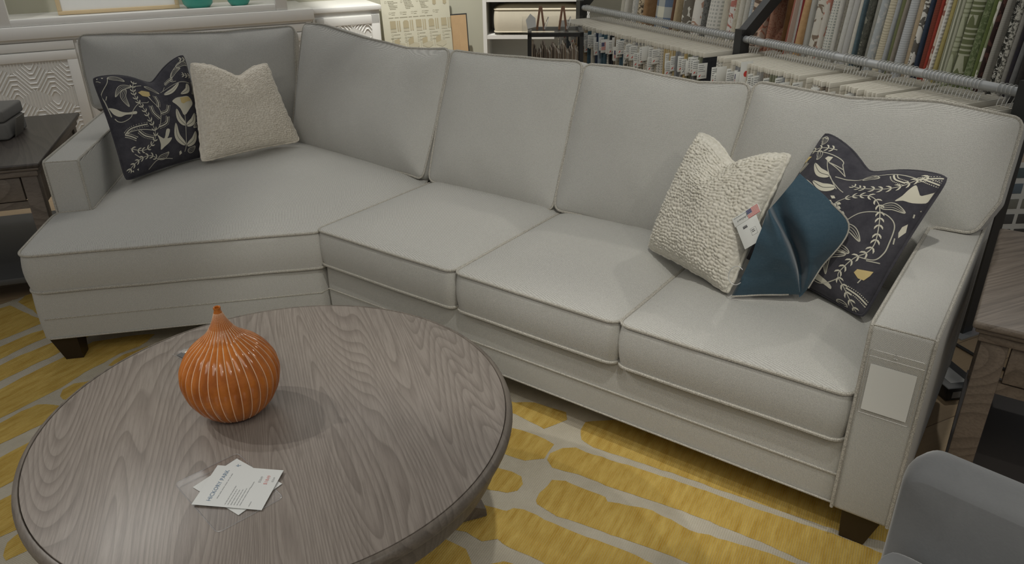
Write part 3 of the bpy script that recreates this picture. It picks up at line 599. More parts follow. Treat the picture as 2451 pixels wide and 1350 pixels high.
PAT_B = [["v",[[0.905,-0.985],[0.695,-0.772],[0.564,-0.654],[0.59,-0.52],[0.662,-0.349],[0.749,-0.236],[0.774,-0.105],[0.728,0.061],[0.64,0.254],[0.537,0.401],[0.392,0.474],[0.226,0.441],[0.113,0.365]]],["s",[[0.113,0.365],[0.042,0.26],[0.041,0.157],[0.111,0.057]]],["s",[[0.042,0.26],[0.11,0.18],[0.149,0.09]]],["c",[[-0.1,0.313],[-0.056,0.347],[-0.015,0.315],[-0.054,0.282]]],["c",[[-0.095,0.218],[-0.051,0.253],[-0.009,0.221],[-0.049,0.187]]],["c",[[0.036,0.24],[0.08,0.274],[0.121,0.243],[0.082,0.21]]],["c",[[0.073,0.17],[0.117,0.205],[0.158,0.173],[0.119,0.14]]],["c",[[0.019,0.049],[0.063,0.084],[0.105,0.053],[0.065,0.019]]],["c",[[0.165,0.108],[0.209,0.143],[0.25,0.111],[0.211,0.078]]],["c",[[0.145,0.023],[0.188,0.058],[0.23,0.027],[0.19,-0.007]]],["c",[[-0.006,0.195],[0.038,0.23],[0.08,0.199],[0.04,0.165]]],["v",[[0.024,0.661],[0.186,0.6],[0.355,0.593],[0.513,0.633],[0.654,0.727],[0.746,0.854],[0.818,0.944]]],["c",[[0.687,0.499],[0.726,0.591],[0.748,0.707],[0.779,0.776],[0.857,0.702],[0.909,0.669],[1.013,0.791],[1.006,0.69],[0.977,0.603],[0.872,0.545],[0.766,0.535]]],["l",[[-0.301,0.557],[-0.476,0.507],[-0.674,0.574]]],["l",[[-0.133,0.474],[-0.27,0.355],[-0.473,0.353]]],["s",[[-0.504,0.704],[-0.414,0.629],[-0.25,0.536],[0.011,0.475]]],["s",[[-0.294,0.563],[-0.099,0.46]]],["c",[[-0.567,0.705],[-0.55,0.751],[-0.47,0.785],[-0.459,0.693]]],["s",[[-0.459,0.693],[-0.278,0.714],[-0.133,0.714]]],["s",[[-0.459,0.693],[-0.217,0.765]]],["s",[[-0.269,0.805],[-0.133,0.714]]],["y",[[-0.994,0.505],[-0.999,0.566],[-0.932,0.617],[-0.844,0.629],[-0.884,0.548],[-0.947,0.494]]],["s",[[-0.96,0.494],[-0.959,0.4]]],["f",[[-0.909,0.384],[-0.865,0.45],[-0.845,0.529]]],["o",[[-1.111,0.469],[-1.082,0.52],[-1.047,0.562]]],["s",[[0.017,-0.245],[0.201,-0.14],[0.299,-0.003],[0.419,0.2],[0.611,0.294],[0.764,0.275],[0.86,0.187],[0.901,-0.02],[0.906,-0.16],[0.851,-0.281],[0.67,-0.326]]],["s",[[0.201,-0.14],[0.258,-0.048],[0.311,-0.02]]],["o",[[0.307,-0.031],[0.464,-0.05],[0.614,-0.145]]],["o",[[0.576,-0.329],[0.381,-0.325],[0.225,-0.46]]],["o",[[0.549,-0.359],[0.353,-0.46],[0.406,-0.709]]],["o",[[0.59,0.358],[0.705,0.425],[0.871,0.4]]],["c",[[-0.028,-0.618],[0.058,-0.64],[0.247,-0.729],[0.498,-0.805],[0.52,-0.864],[0.416,-0.846],[0.215,-0.826],[0.072,-0.73]]],["s",[[0.003,-0.776],[0.175,-0.841],[0.342,-0.863],[0.467,-0.795],[0.595,-0.664]]],["y",[[0.724,-0.523],[0.745,-0.467],[0.909,-0.414],[0.896,-0.48],[0.859,-0.562],[0.793,-0.57]]],["s",[[0.827,-0.567],[0.809,-0.626]]],["v",[[-0.918,0.704],[-0.78,0.796],[-0.525,0.891]]],["o",[[-0.931,0.938],[-0.842,0.891],[-0.844,0.833]]],["o",[[-0.786,0.733],[-0.698,0.697],[-0.693,0.626]]],["o",[[-1.101,0.619],[-1.035,0.69],[-0.937,0.678]]],["s",[[-1.101,0.619],[-0.912,0.696],[-0.364,0.837],[-0.269,0.805]]],["s",[[-1.078,0.823],[-0.946,0.923],[-0.829,0.936]]],["f",[[0.441,0.868],[0.517,0.793],[0.654,0.766]]],["f",[[0.734,0.84],[0.827,0.898],[0.991,0.982]]],["f",[[0.767,0.889],[0.868,0.872],[1.014,0.869]]],["o",[[0.092,0.802],[0.194,0.823],[0.319,0.795]]],["s",[[-0.225,0.605],[-0.109,0.681],[0.033,0.784],[0.411,0.879],[0.741,0.862]]],["c",[[0.953,0.288],[0.975,0.186],[0.946,0.086],[0.922,0.148],[0.923,0.228]]],["s",[[0.963,0.381],[0.954,0.427]]],["s",[[0.981,0.486],[0.997,0.511]]],["s",[[0.938,-0.007],[0.921,0.067]]],["l",[[-0.336,0.22],[-0.444,0.248],[-0.619,0.318]]],["o",[[0.044,-0.371],[0.016,-0.402],[-0.017,-0.445]]],["f",[[0.703,-0.749],[0.863,-0.771],[0.987,-0.828]]],["s",[[0.787,-0.325],[0.924,-0.286]]],["o",[[0.615,-0.971],[0.716,-0.974],[0.776,-0.955]]],["s",[[0.068,-0.019],[0.117,-0.055]]]]
def sm(t): t = max(0, min(1, t)); return t*t*(3-2*t)
def pillow_surf(BL, BR, TR, TL, T, dent, x0, pinch=.045, sag=0):
    BL, BR, TR, TL = map(V, (BL, BR, TR, TL)); nn = (BR-BL).cross(TL-BL).normalized()
    def P(x, y, side):
        d = dent*exp(-(sqrt((x-x0)**2+.004)/.40)**1.35)*sm((y+.15)/1.15)
        cr = 1-.035*(x*y)**10
        px = x*cr*(1-pinch*(1-y*y)*abs(x)**1.5); py = y*cr*(1-pinch*(1-x*x)*abs(y)**1.5)-d
        u, v = (px+1)/2, (py+1)/2
        b = BL*(1-u)*(1-v)+BR*u*(1-v)+TR*u*v+TL*(1-u)*v
        e = max(0, (1-abs(x)**2.6)*(1-abs(y)**2.6))
        h = T*e**.55*(1-.35*exp(-((x-x0)/.2)**2)*sm((y-.1)/.9))
        h += .25*T*e*noise.noise(V((x*1.4+x0*9, y*1.4, BL.x*7)))
        return b+nn*(side*h)
    return P, nn
def pillow_mesh(mb, P, N, mi=0, disp=None, NB=None):
    L = [-1+2*i/(N-1) for i in range(N)]
    # denser near the edge
    L = [(1 if t > 0 else -1)*(1-(1-abs(t))**1.35) for t in L]
    vs = []; fs = []
    for j in range(N):
        for i in range(N):
            vs.append(P(L[i], L[j], 1) if disp is None else disp(L[i], L[j]))
    for j in range(N-1):
        for i in range(N-1): fs.append((j*N+i, j*N+i+1, (j+1)*N+i+1, (j+1)*N+i))
    bi = {}
    for j in range(N):
        for i in range(N):
            if i in (0, N-1) or j in (0, N-1): bi[(i, j)] = j*N+i
            else: bi[(i, j)] = len(vs); vs.append(P(L[i], L[j], -1))
    for j in range(N-1):
        for i in range(N-1): fs.append((bi[(i, j)], bi[(i, j+1)], bi[(i+1, j+1)], bi[(i+1, j)]))
    mb.add(vs, fs, mi)
def print_pattern(mb, P, nn, pat):
    def S(x, y): return P(max(-.985, min(.985, x)), max(-.985, min(.985, y)), 1)+nn*.0009
    def ribbon(pts, wf, mi, off=0.0):
        pts = [V((p[0], p[1])) for p in pts]; n = len(pts); vs = []; fs = []
        for i, p in enumerate(pts):
            t = pts[min(n-1, i+1)]-pts[max(0, i-1)]
            if t.length < 1e-6: t = V((1, 0))
            s = V((-t.y, t.x)).normalized(); w = wf(i/(n-1)) if callable(wf) else wf
            for k2 in range(3):
                q = p+s*(off+w*(k2-1)); vs.append(S(q.x, q.y)+nn*.0002)
        for i in range(n-1):
            for k2 in range(2): fs.append((i*3+k2, i*3+k2+1, i*3+k2+4, i*3+k2+3)[::-1])
        mb.add(vs, fs, mi)
    lens = lambda w: (lambda t: w*(sin(pi*t**.8))**.9+.002)
    def poly(pts, mi, up):
        bm = bmesh.new()
        cu = catmull(pts, 3, True) if len(pts) > 6 else [V((*p, 0)) for p in pts]
        vv = [bm.verts.new((p.x, p.y, 0)) for p in cu]
        ee = [bm.edges.new((vv[i], vv[(i+1) % len(vv)])) for i in range(len(vv))]
        bmesh.ops.triangle_fill(bm, use_beauty=True, edges=ee)
        for _ in range(2):
            lg = [e for e in bm.edges if e.calc_length() > .05]
            if lg: bmesh.ops.subdivide_edges(bm, edges=lg, cuts=1); bmesh.ops.triangulate(bm, faces=bm.faces[:])
        bm.verts.index_update(); fs = []
        for f in bm.faces:
            ids = [v.index for v in f.verts]
            if f.normal.z < 0: ids.reverse()
            fs.append(ids)
        mb.add([S(v.co.x, v.co.y)+nn*up for v in bm.verts], fs, mi); bm.free()
    for k2, pts in pat:
        if k2 in 'cy': poly(pts, 1 if k2 == 'c' else 2, .0 if k2 == 'c' else .0006); continue
        cu = catmull(pts, 7); 
        if k2 == 's': ribbon(cu, .0065, 3)
        elif k2 == 'l':
            n = len(cu)
            for sg in (-1, 1):
                q = []
                for i, p in enumerate(cu):
                    t = cu[min(n-1, i+1)]-cu[max(0, i-1)]; s = V((-t.y, t.x, 0)).normalized(); q.append(p+s*sg*(.003+.5*lens(.058)(i/(n-1))))
                ribbon(q, lambda t: .5*lens(.056)(t), 1)
        elif k2 == 'o':
            n = len(cu)
            for sg in (-.9, -.3, .3, .9):
                q = []
                for i, p in enumerate(cu):
                    t = cu[min(n-1, i+1)]-cu[max(0, i-1)]; s = V((-t.y, t.x, 0)).normalized(); q.append(p+s*(sg*lens(.05)(i/(n-1))))
                ribbon(q, .006 if abs(sg) > .5 else .0035, 3)
        elif k2 == 'f':
            ribbon(cu, .010, 1); n = len(cu)
            for i in range(1, n, 1):
                t = cu[min(n-1, i+1)]-cu[max(0, i-1)]; s = V((-t.y, t.x, 0)).normalized(); t.normalize()
                for sg in (-1, 1):
                    a = cu[i]+s*(sg*.034); ribbon([a, a+t*.012], .006, 1)
        elif k2 == 'v':
            ribbon(cu, .006, 3)
            L = 0; nxt = .05
            for i in range(1, len(cu)):
                L += (cu[i]-cu[i-1]).length
                if L > nxt:
                    nxt += .098; t = (cu[i]-cu[i-1]).normalized(); s = V((-t.y, t.x, 0))
                    for sg in (-1, 1):
                        a = cu[i]; ribbon([a, a+s*sg*.020-t*.012, a+s*sg*.040-t*.036, a+s*sg*.048-t*.062], lambda q: .0115*sin(pi*(.1+.85*q)), 1)
def edge_pipe(P, r, n=40):
    pts = []
    for i in range(n): pts.append(P(-1+2*i/n, -1, 0))
    for i in range(n): pts.append(P(1, -1+2*i/n, 0))
    for i in range(n): pts.append(P(1-2*i/n, 1, 0))
    for i in range(n): pts.append(P(-1, 1-2*i/n, 0))
    p = MB(); p.tube(pts, r, 6, True); return p
def ring(c, *pts): return pts
def floral(label, corners, T, dent, x0, pat):
    P, nn = pillow_surf(*corners, T, dent, x0)
    t = thing('throw_pillow', label, 'pillow', (V(corners[0])+V(corners[1]))/2, 0, 'navy floral throw pillows')
    b = MB(); pillow_mesh(b, P, 56); print_pattern(b, P, nn, pat)
    cv = b.build('cover', [M['navy'], M['cream_print'], M['ochre_print'], M['pattern_line']], t, sharp=70)
    edge_pipe(P, .0042).build('piping', M['navy'], cv)
def nubby(label, corners, T, dent, x0, mat, rows, amp, seed):
    P, nn = pillow_surf(*corners, T, dent, x0)
    t = thing('throw_pillow', label, 'pillow', (V(corners[0])+V(corners[1]))/2, 0, 'nubby knit throw pillows')
    def disp(x, y):
        p = P(x, y, 1)
        # rows of puffy loops, jittered
        yy = (y+1)/2*rows+.6*noise.noise(V((x*6, y*4, seed)))+.55*noise.noise(V((x*19, y*11, seed+2))); r = math.floor(yy); fy = yy-r
        xx = (x+1)/2*rows*.72+.5*(r % 2)+.7*noise.noise(V((x*7, r*2.7, seed+4))); c = math.floor(xx); fx = xx-c
        g = noise.noise(V((c*3.1, r*1.7, seed)))
        h = (max(0, sin(pi*fy))**.6)*(max(0, sin(pi*fx))**.5)*(1+.8*g)
        e = min(1, 8*min(1-abs(x), 1-abs(y)))
        return p+nn*(amp*h*(.25+.75*e))
    b = MB(); pillow_mesh(b, P, 230, 0, disp); b.build('cover', mat, t, sharp=0)
    # fuzzy edge
    pts = []
    n = 90
    e = MB()
    for (a, c) in (((-1, -1), (1, -1)), ((1, -1), (1, 1)), ((1, 1), (-1, 1)), ((-1, 1), (-1, -1))):
        for i in range(n):
            s = i/n; pts.append(P(a[0]+(c[0]-a[0])*s, a[1]+(c[1]-a[1])*s, 0))
    rr = [.005+.0035*noise.noise(p*60) for p in pts]
    e.tube(pts, .006, 7, True, rr=rr); e.build('edge_seam', mat, t, sharp=0)
floral('navy floral throw pillow leaning on the left arm of the sofa', (lf(.212, .655, .490), lf(.520, .985, .492), lf(.455, 1.070, .938), lf(.116, .865, .886)), .072, .36, .12, PAT_A)
nubby('beige nubby knit throw pillow on the left seat of the sofa', (lf(.490, .818, .502), lf(.910, 1.060, .505), lf(.797, 1.172, .862), lf(.486, 1.012, .905)), .070, .30, .12, M['boucle2'], 46, .0062, 3)
floral('charcoal floral throw pillow leaning on the right arm of the sofa', (uv(-.70, 2.21, .497), uv(-.290, 2.005, .495), uv(-.185, 2.16, .872), uv(-.552, 2.365, .890)), .072, .26, .0, PAT_B)
nubby('ivory nubby knit throw pillow on the right seat, behind the teal cloth', (uv(-.985, 2.11, .497), uv(-.640, 1.935, .497), uv(-.572, 2.115, .880), uv(-.912, 2.275, .858)), .080, .30, .02, M['boucle'], 40, .0075, 9)

# ------------------------------------------------------------------ teal fabric swatch with its tag
sw = thing('fabric_swatch', 'teal velvet fabric swatch draped between the ivory and charcoal pillows', 'swatch', uv(-.55, 1.95, .49))
COL = [[[0.686, 1.9123, 0.7623], [0.6715, 1.9043, 0.7006], [0.6548, 1.9202, 0.5975], [0.6252, 1.9318, 0.4965]], [[0.683, 1.896, 0.7722], [0.7117, 1.859, 0.7128], [0.7481, 1.8609, 0.6198], [0.7962, 1.9088, 0.5136]], [[0.7142, 1.9474, 0.7679], [0.7785, 1.934, 0.6491], [0.8058, 1.9216, 0.5713], [0.8105, 1.9058, 0.5056]], [[0.7343, 1.9266, 0.8167], [0.7877, 1.8655, 0.7149], [0.8078, 1.8682, 0.6155], [0.8195, 1.8968, 0.5259]], [[0.7665, 1.9403, 0.8547], [0.8943, 1.8782, 0.7356], [0.8502, 1.8918, 0.6039], [0.8266, 1.8941, 0.5415]]]
rows = 4
def S_teal(u, v):
    cols = [catmull(c, 8) for c in COLC]
    return None
COLC = [catmull([V(p) for p in c], 10) for c in COL]
NV = len(COLC[0])
def tealP(j):
    return catmull([c[j] for c in COLC], 8)
G = [tealP(j) for j in range(NV)]
for j in range(NV):
    for i in range(len(G[j])):
        p = G[j][i]; G[j][i] = p-VV*(.010*noise.noise(p*9)+.006*noise.noise(p*21))
b = MB(); nu = len(G[0]); vs = [p for r in G for p in r]; fs = []
for j in range(NV-1):
    for i in range(nu-1): fs.append((j*nu+i, (j+1)*nu+i, (j+1)*nu+i+1, j*nu+i+1))
b.add(vs, fs); off = -(VV*.6+Z*-.3).normalized()
vs2 = [p-VV*-.0022 for p in vs]; b.add(vs2, [f[::-1] for f in fs])
for lst in ([j*nu for j in range(NV)], [j*nu+nu-1 for j in range(NV)], list(range(nu)), [(NV-1)*nu+i for i in range(nu)]):
    n0 = nu*NV
    b.f += [[lst[i], lst[i+1], lst[i+1]+n0, lst[i]+n0] for i in range(len(lst)-1)]; b.m += [0]*(len(lst)-1)
cl = b.build('cloth', M['teal'], sw, sharp=80)
b = MB(); ed_pts = [G[j][-1] for j in range(6, NV)]; 
bt = [G[NV-1][i] for i in range(0, nu//4)]
M['overlock'] = twill('overlock_thread', (120, 116, 108), (214, 208, 194), 320)
b.tube(ed_pts, .0026, 6); b.tube(bt, .0026, 6); b.build('stitched_edge', M['overlock'], cl)
# header card, flag and price label of the swatch
TG = frame(V([0.6288, 1.9836, 0.6874]), V([0.0658, -0.0405, 0.0722]), None, V([0.0658, -0.0405, 0.0722]).cross(V([-0.0085, 0.0309, 0.0232])))
b = MB(); b.rbox((0, 0, 0), (.088, .027, .0012), .0004); hd = b.build('header_card', M['paper'], sw, TG); hd['label'] = 'white header card with green and black print'
b = MB(); tm = Matrix.Translation(V((.030, .011, .0017))) @ Matrix.Rotation(pi, 4, 'Z')
text_mesh(b, 'LifeGuard', .0085, tm, 0); b.zt = .0017; lines(b, .006, .05, .022, 1, .004, .0012, 1, 3); 
b.flat([(.050+.004*cos(a*pi/4), .016+.004*sin(a*pi/4)) for a in range(8)], .0018, 2)
M['green'] = plain('leaf_green', (70, 96, 66), .8)
b.build('logo_print', [M['ink_dark'], M['ink'], M['green']], hd, TG)
def flag(mb, x, y, w, h, z, mr=0, mw_=1, mbk=2, star=True):
    mb.flat([(x, y), (x+w, y), (x+w, y+h), (x, y+h)], z, mw_)
    for i in range(7): mb.flat([(x, y+h*(2*i)/13), (x+w, y+h*(2*i)/13), (x+w, y+h*(2*i+1)/13), (x, y+h*(2*i+1)/13)], z+.0002, mr)
    mb.flat([(x, y+h*6/13), (x+w*.42, y+h*6/13), (x+w*.42, y+h), (x, y+h)], z+.0004, mbk)
    if star:
        for j in range(5):
            for i in range(6):
                cx = x+w*.42*(i+.5)/6; cy = y+h*6/13+h*7/13*(j+.5)/5; r = w*.012
                mb.flat([(cx-r, cy-r), (cx+r, cy-r), (cx+r, cy+r), (cx-r, cy+r)], z+.0006, mw_)
b = MB(); flag(b, .048, .001, .039, .024, .0022); b.build('flag_sticker', [M['red'], M['paper'], M['flag_blue']], hd, TG)
b = MB(); b.rbox((.004, -.074, .001), (.072, -.001, .0022), .0004); pl = b.build('price_label', M['paper'], sw, TG)
b = MB()
for i in range(9): b.flat([(.022+i*.0016, -.020), (.0229+i*.0016+(.0006 if i % 3 else 0), -.020), (.0229+i*.0016, -.012), (.022+i*.0016, -.012)], .0026, 0)
for q in ((.040, -.050, .058, -.0495), (.040, -.030, .058, -.0295)): b.flat([(q[0], q[1]), (q[2], q[1]), (q[2], q[3]), (q[0], q[3])], .0026, 0)
for q in ((.040, -.050, .0405, -.030), (.0575, -.050, .058, -.030)): b.flat([(q[0], q[1]), (q[2], q[1]), (q[2], q[3]), (q[0], q[3])], .0026, 0)
b.zt = .0026; lines(b, .043, .056, -.036, 2, .005, .0022, 0, 2)
b.build('barcode_print', M['ink_dark'], pl, TG)
b = MB(); rc = V([0.6256, 1.913, 0.5717]); rx = U; ry = (VV*.35+Z).normalized()
b.tube([rc+rx*(.021*cos(a))+ry*(.026*sin(a)) for a in [radians(50+i*13) for i in range(22)]], .0012, 6); b.build('wire_hook', M['wire'], sw)

# ------------------------------------------------------------------ paper sign in a vinyl sleeve pinned to the right arm
PF = frame(uv(-.226, 1.6715, .63), U, None, -VV); 
# local: x along U, y = up (z cross x)
sg = thing('sign_sleeve', 'clear vinyl sleeve with a blank white paper pinned to the front of the right arm', 'sign', uv(-.157, 1.674, .40))
b = MB(); ol = round_poly([(.012, -.206), (.126, -.206), (.126, -.035), (.012, -.035)], .006); b.prism([(p.x, p.y) for p in ol], .0005, .0012); b.build('pouch', M['vinyl'], sg, PF)
b = MB(); b.tube([(p.x, p.y, .0012) for p in ol], .0008, 5, True); b.tube([(.013, -.052, .0014), (.127, -.052, .0014)], .0007, 5); b.build('seam', M['vinyl_edge'], sg, PF)
b = MB(); b.box((.019, -.196, .0014), (.116, -.072, .0020)); b.build('blank_paper', M['paper'], sg, PF)
b = MB(); b.tube([(.066, -.028, .0012), (.066, -.044, .0020)], .001, 5); b.tube([(.062, -.044, .002), (.070, -.044, .002)], .0008, 5); b.build('pin', M['wire'], sg, PF)

# ------------------------------------------------------------------ white cabinets along the wall
def ridge(mb, pts, r=.006, mi=0):
    for a, b in zip(pts[:-1], pts[1:]): mb.tube([a, b], r, 4, False, mi)
def clipseg(a, b, x0, x1, z0, z1):
    t0, t1 = 0, 1; dx, dz = b[0]-a[0], b[1]-a[1]
    for p, q in ((-dx, a[0]-x0), (dx, x1-a[0]), (-dz, a[1]-z0), (dz, z1-a[1])):
        if abs(p) < 1e-9:
            if q < 0: return None
        else:
            r = q/p
            if p < 0: t0 = max(t0, r)
            else: t1 = min(t1, r)
    if t0 >= t1: return None
    return (a[0]+dx*t0, a[1]+dz*t0), (a[0]+dx*t1, a[1]+dz*t1)
def carved(mb, x0, x1, z0, z1, y, cw=.105, ch=.17):
    mb.box((x0, y, z0), (x1, y+.01, z1))
    j = 0; z = z0-ch
    while z < z1+2*ch:
        x = x0-2*cw+(cw if j % 2 else 0)
        while x < x1+2*cw:
            for s in (.93, .76, .59, .42, .25):
                w_, h_ = cw*s, ch*s; tw = .25*w_
                P = [(x-tw, z+h_), (x+tw, z+h_), (x+w_, z+h_*.36), (x+w_, z-h_*.36), (x+tw, z-h_), (x-tw, z-h_), (x-w_, z-h_*.36), (x-w_, z+h_*.36)]
                for a, b in zip(P, P[1:]+P[:1]):
                    c = clipseg(a, b, x0, x1, z0, z1)
                    if c: mb.tube([(c[0][0], y-.001, c[0][1]), (c[1][0], y-.001, c[1][1])], .0052, 4)
            x += 2*cw
        z += ch*1.36; j += 1
WP = M['white_paint']
hu = thing('hutch', 'white painted hutch with a carved lattice door behind the left of the sofa', 'hutch', CABM @ V((.7, .25, 0)), 25.5)
b = MB(); b.box((-.75, .012, .06), (1.89, .58, .79)); b.box((-.72, .03, 0), (1.86, .55, .06)); b.build('cabinet_body', WP, hu, CABM)
b = MB(); b.rbox((-.8, -.012, .806), (1.915, .6, .882), .006); b.build('countertop', WP, hu, CABM)
b = MB(); b.box((-.78, .0, .79), (1.90, .59, .806)); b.build('cornice', WP, hu, CABM)
for i, (x0, x1) in enumerate(((-.70, .375), (.395, 1.88))):
    b = MB(); b.rbox((x0, .0, .733), (x1, .014, .785), .003); d = b.build('drawer', WP, hu, CABM)
    b = MB()
    b.rbox((x0, -.006, .67), (x1, .012, .726), .003); b.rbox((x0, -.006, .08), (x1, .012, .145), .003); b.rbox((x0, -.006, .145), (x0+.06, .012, .67), .003); b.rbox((x1-.06, -.006, .145), (x1, .012, .67), .003)
    d = b.build('door', WP, hu, CABM)
    b = MB(); carved(b, x0+.06, x1-.06, .145, .67, .004); b.build('carved_panel', WP, d, CABM, smooth=False)
# upper alcove of the hutch
b = MB()
b.rbox((-.02, .0, .883), (.062, .05, 2.1), .004); b.rbox((1.66, .0, .883), (1.74, .05, 2.1), .004); b.rbox((.06, .0, .883), (1.66, .05, .925), .004)
b.build('upper_frame', WP, hu, CABM)
b = MB(); b.box((-.02, .05, .883), (1.74, .58, .905)); b.box((-.02, .05, .9), (.0, .58, 2.1)); b.box((1.72, .05, .9), (1.74, .58, 2.1)); b.build('alcove_box', WP, hu, CABM)
b = MB(); b.box((0, .56, .905), (1.72, .578, 2.1)); b.build('alcove_back', M['wall'], hu, CABM)
b = MB(); b.box((.09, .08, .906), (.40, .24, .909)); b.build('vent_grille', M['paper'], hu, CABM)
# framed print leaning in the alcove and two teal bowls
fr = thing('picture_frame', 'pale wood picture frame leaning in the hutch alcove', 'picture', CABM @ V((.7, .3, .906)), 25.5)
M['pale_wood'] = plain('pale_wood', (206, 184, 146), .5)
b = MB(); x0, x1, z1 = .312, 1.06, 1.55
for q in (((x0, .29, .908), (x1, .315, .932)), ((x0, .29, z1), (x1, .315, z1+.026)), ((x0, .29, .932), (x0+.026, .315, z1)), ((x1-.026, .29, .932), (x1, .315, z1))): b.rbox(*q, .003)
b.build('frame', M['pale_wood'], fr, CABM)
b = MB(); b.box((x0+.026, .303, .932), (x1-.026, .312, z1)); b.build('print', plain('print_paper', (226, 226, 222), .4, vary=.02), fr, CABM)
M['teal_glaze'] = plain('teal_glaze', (52, 148, 132), .2, 0, .5)
for x, y, s, lab in ((1.180, .26, 1.0, 'larger teal ceramic bowl on the white hutch, beside the framed print'), (1.455, .27, .78, 'smaller teal ceramic bowl at the right end of the hutch shelf')):
    b = MB(); b.lathe([(.05*s, 0), (.075*s, .004), (.098*s, .03), (.105*s, .07), (.107*s, .11), (.102*s, .11), (.098*s, .07), (.09*s, .035), (.01, .012)], 40, M=CABM @ Matrix.Translation((x, y, .906)), capt=True)
    o = b.build('ceramic_bowl', M['teal_glaze']); tag(o, lab, 'bowl', 'teal bowls on the hutch')
# second, lower white cabinet to the right
cb = thing('cabinet', 'white cabinet with a carved lattice door, right of the hutch behind the sofa corner', 'cabinet', CABM @ V((2.17, .25, 0)), 25.5)
b = MB(); b.rbox((1.917, .07, .835), (2.435, .58, .870), .005); b.build('countertop', WP, cb, CABM)
b = MB(); b.box((1.92, .085, .0), (2.42, .57, .835)); b.build('cabinet_body', WP, cb, CABM)
b = MB(); z0, z1, x0, x1 = .08, .80, 1.94, 2.41
for q in (((x0, .066, z1-.06), (x1, .085, z1)), ((x0, .066, z0), (x1, .085, z0+.06)), ((x0, .066, z0), (x0+.06, .085, z1)), ((x1-.06, .066, z0), (x1, .085, z1))): b.rbox(*q, .003)
d = b.build('door', WP, cb, CABM); b = MB(); carved(b, x0+.06, x1-.06, z0+.06, z1-.06, .074); b.build('carved_panel', WP, d, CABM, smooth=False)

# ------------------------------------------------------------------ leaning sample board, framed paper, wall plate
BF = CABM @ Matrix.Translation((2.53, .30, 0.0)) @ Matrix.Rotation(radians(-7), 4, 'X')
M['board'] = plain('board_print', (192, 189, 170), .6, vary=.02); M['tan_print'] = plain('tan_print', (168, 158, 130), .7); M['tan_light'] = plain('tan_print_light', (180, 175, 154), .7)
bd = thing('info_board', 'cream printed furniture chart board leaning on the wall beside the white cabinet', 'board', CABM @ V((2.78, .33, 0)), 25.5)
b = MB(); b.rbox((0, 0, .02), (.575, .012, 1.05), .002); pn = b.build('panel', M['board'], bd, BF)
FF = BF @ Matrix(((1.05, 0, 0, 0), (0, 0, -1, -.0018), (0, 1, 0, .012), (0, 0, 0, 1)))
b = MB(); b.zt = 0; DR = []; BX_ = []
def drawing(*polys):
    d = MB()
    for pl, z, mi in polys: d.flat(pl, z, mi)
    DR.append(d)
def sq(x, y, s, mi=1):
    d = MB()
    for q in ((x, y, x+s, y+.0015), (x, y+s-.0015, x+s, y+s), (x, y, x+.0015, y+s), (x+s-.0015, y, x+s, y+s)): d.flat([(q[0], q[1]), (q[2], q[1]), (q[2], q[3]), (q[0], q[3])], 0, 0)
    BX_.append(d)
yb = .55
for c in range(3):
    x = .03+c*.125
    sq(x, .835, .014)
    for i in range(6): lines(b, x+.022+.003*i, x+.105, .845-i*.0115, 1, .01, .0042, 0, 10*c+i, .5)
for c in range(2):
    x = .41+c*.085
    sq(x-.012, .872, .012); lines(b, x+.006, x+.06, .876, 2, .012, .004, 0, 70+c)
    drawing(([(x, .81), (x+.014, .802), (x+.028, .812), (x+.028, .85), (x, .848)], 0, 0))
for c in range(5):
    x = .055+c*.088; sq(x, .75, .015); lines(b, x+.02, x+.055, .76, 1, .01, .004, 0, 40+c); lines(b, x+.02, x+.05, .745, 1, .01, .004, 0, 50+c)
lines(b, .05, .40, .722, 1, .01, .004, 0, 77, 0)
for c in range(5):
    x = .055+c*.103; top = .70
    arch = [(x, top-.06), (x+.045, top-.06), (x+.045, top-.012), (x+.034, top), (x+.011, top), (x, top-.012)] if c % 2 else [(x, top-.06), (x+.045, top-.06), (x+.045, top), (x, top)]
    drawing((arch, 0, 0), ([(x, top-.085), (x+.045, top-.085), (x+.045, top-.062), (x, top-.062)], 0, 1), ([(x+.055, top-.08), (x+.063, top-.08), (x+.063, top), (x+.055, top)], 0, 0), ([(x+.07, top-.08), (x+.08, top-.08), (x+.08, top), (x+.07, top)], 0, 0))
    for r in range(3): sq(x+.003, top-.115-r*.026, .014); lines(b, x+.022, x+.075, top-.107-r*.026, 1, .01, .004, 0, 90+c*3+r)
for c in range(4):
    x = .075+c*.112; y = .455
    drawing(([(x, y+.04), (x+.05, y+.02), (x+.085, y+.04), (x+.085, y+.065), (x+.04, y+.075), (x, y+.062)], 0, 1), ([(x, y+.055), (x+.042, y+.068), (x+.042, y+.11+.01*(c % 2)), (x, y+.10)], 0.0004, 0))
    b.flat([(x-.013, y+.03), (x-.011, y+.03), (x-.011, y+.11), (x-.013, y+.11)], 0, 0)
lines(b, .05, .075, .565, 1, .01, .005, 0, 7, 0)
lines(b, .02, .30, .915, 1, .01, .005, 0, 8, 0); lines(b, .41, .52, .455, 2, .012, .003, 0, 9)
M['olive_ink'] = plain('olive_ink', (152, 148, 128), .8)
b.build('chart_lettering', [M['olive_ink'], M['olive_ink']], pn, FF)['kind'] = 'stuff'
for d in BX_: d.build('printed_box', M['olive_ink'], pn, FF)
for d in DR: d.build('printed_drawing', [M['tan_print'], M['tan_light']], pn, FF)
b = MB(); 
fp = thing('leaning_frame', 'thin dark frame with brown kraft paper leaning on the wall right of the chart board', 'frame', CABM @ V((3.05, .5, 0)), 25.5)
KF = CABM @ Matrix.Translation((3.115, .36, -.03)) @ Matrix.Rotation(radians(-6), 4, 'X')
b.rbox((-.1, 0, .032), (.158, .014, .755), .001); b.build('frame', M['black'], fp, KF)
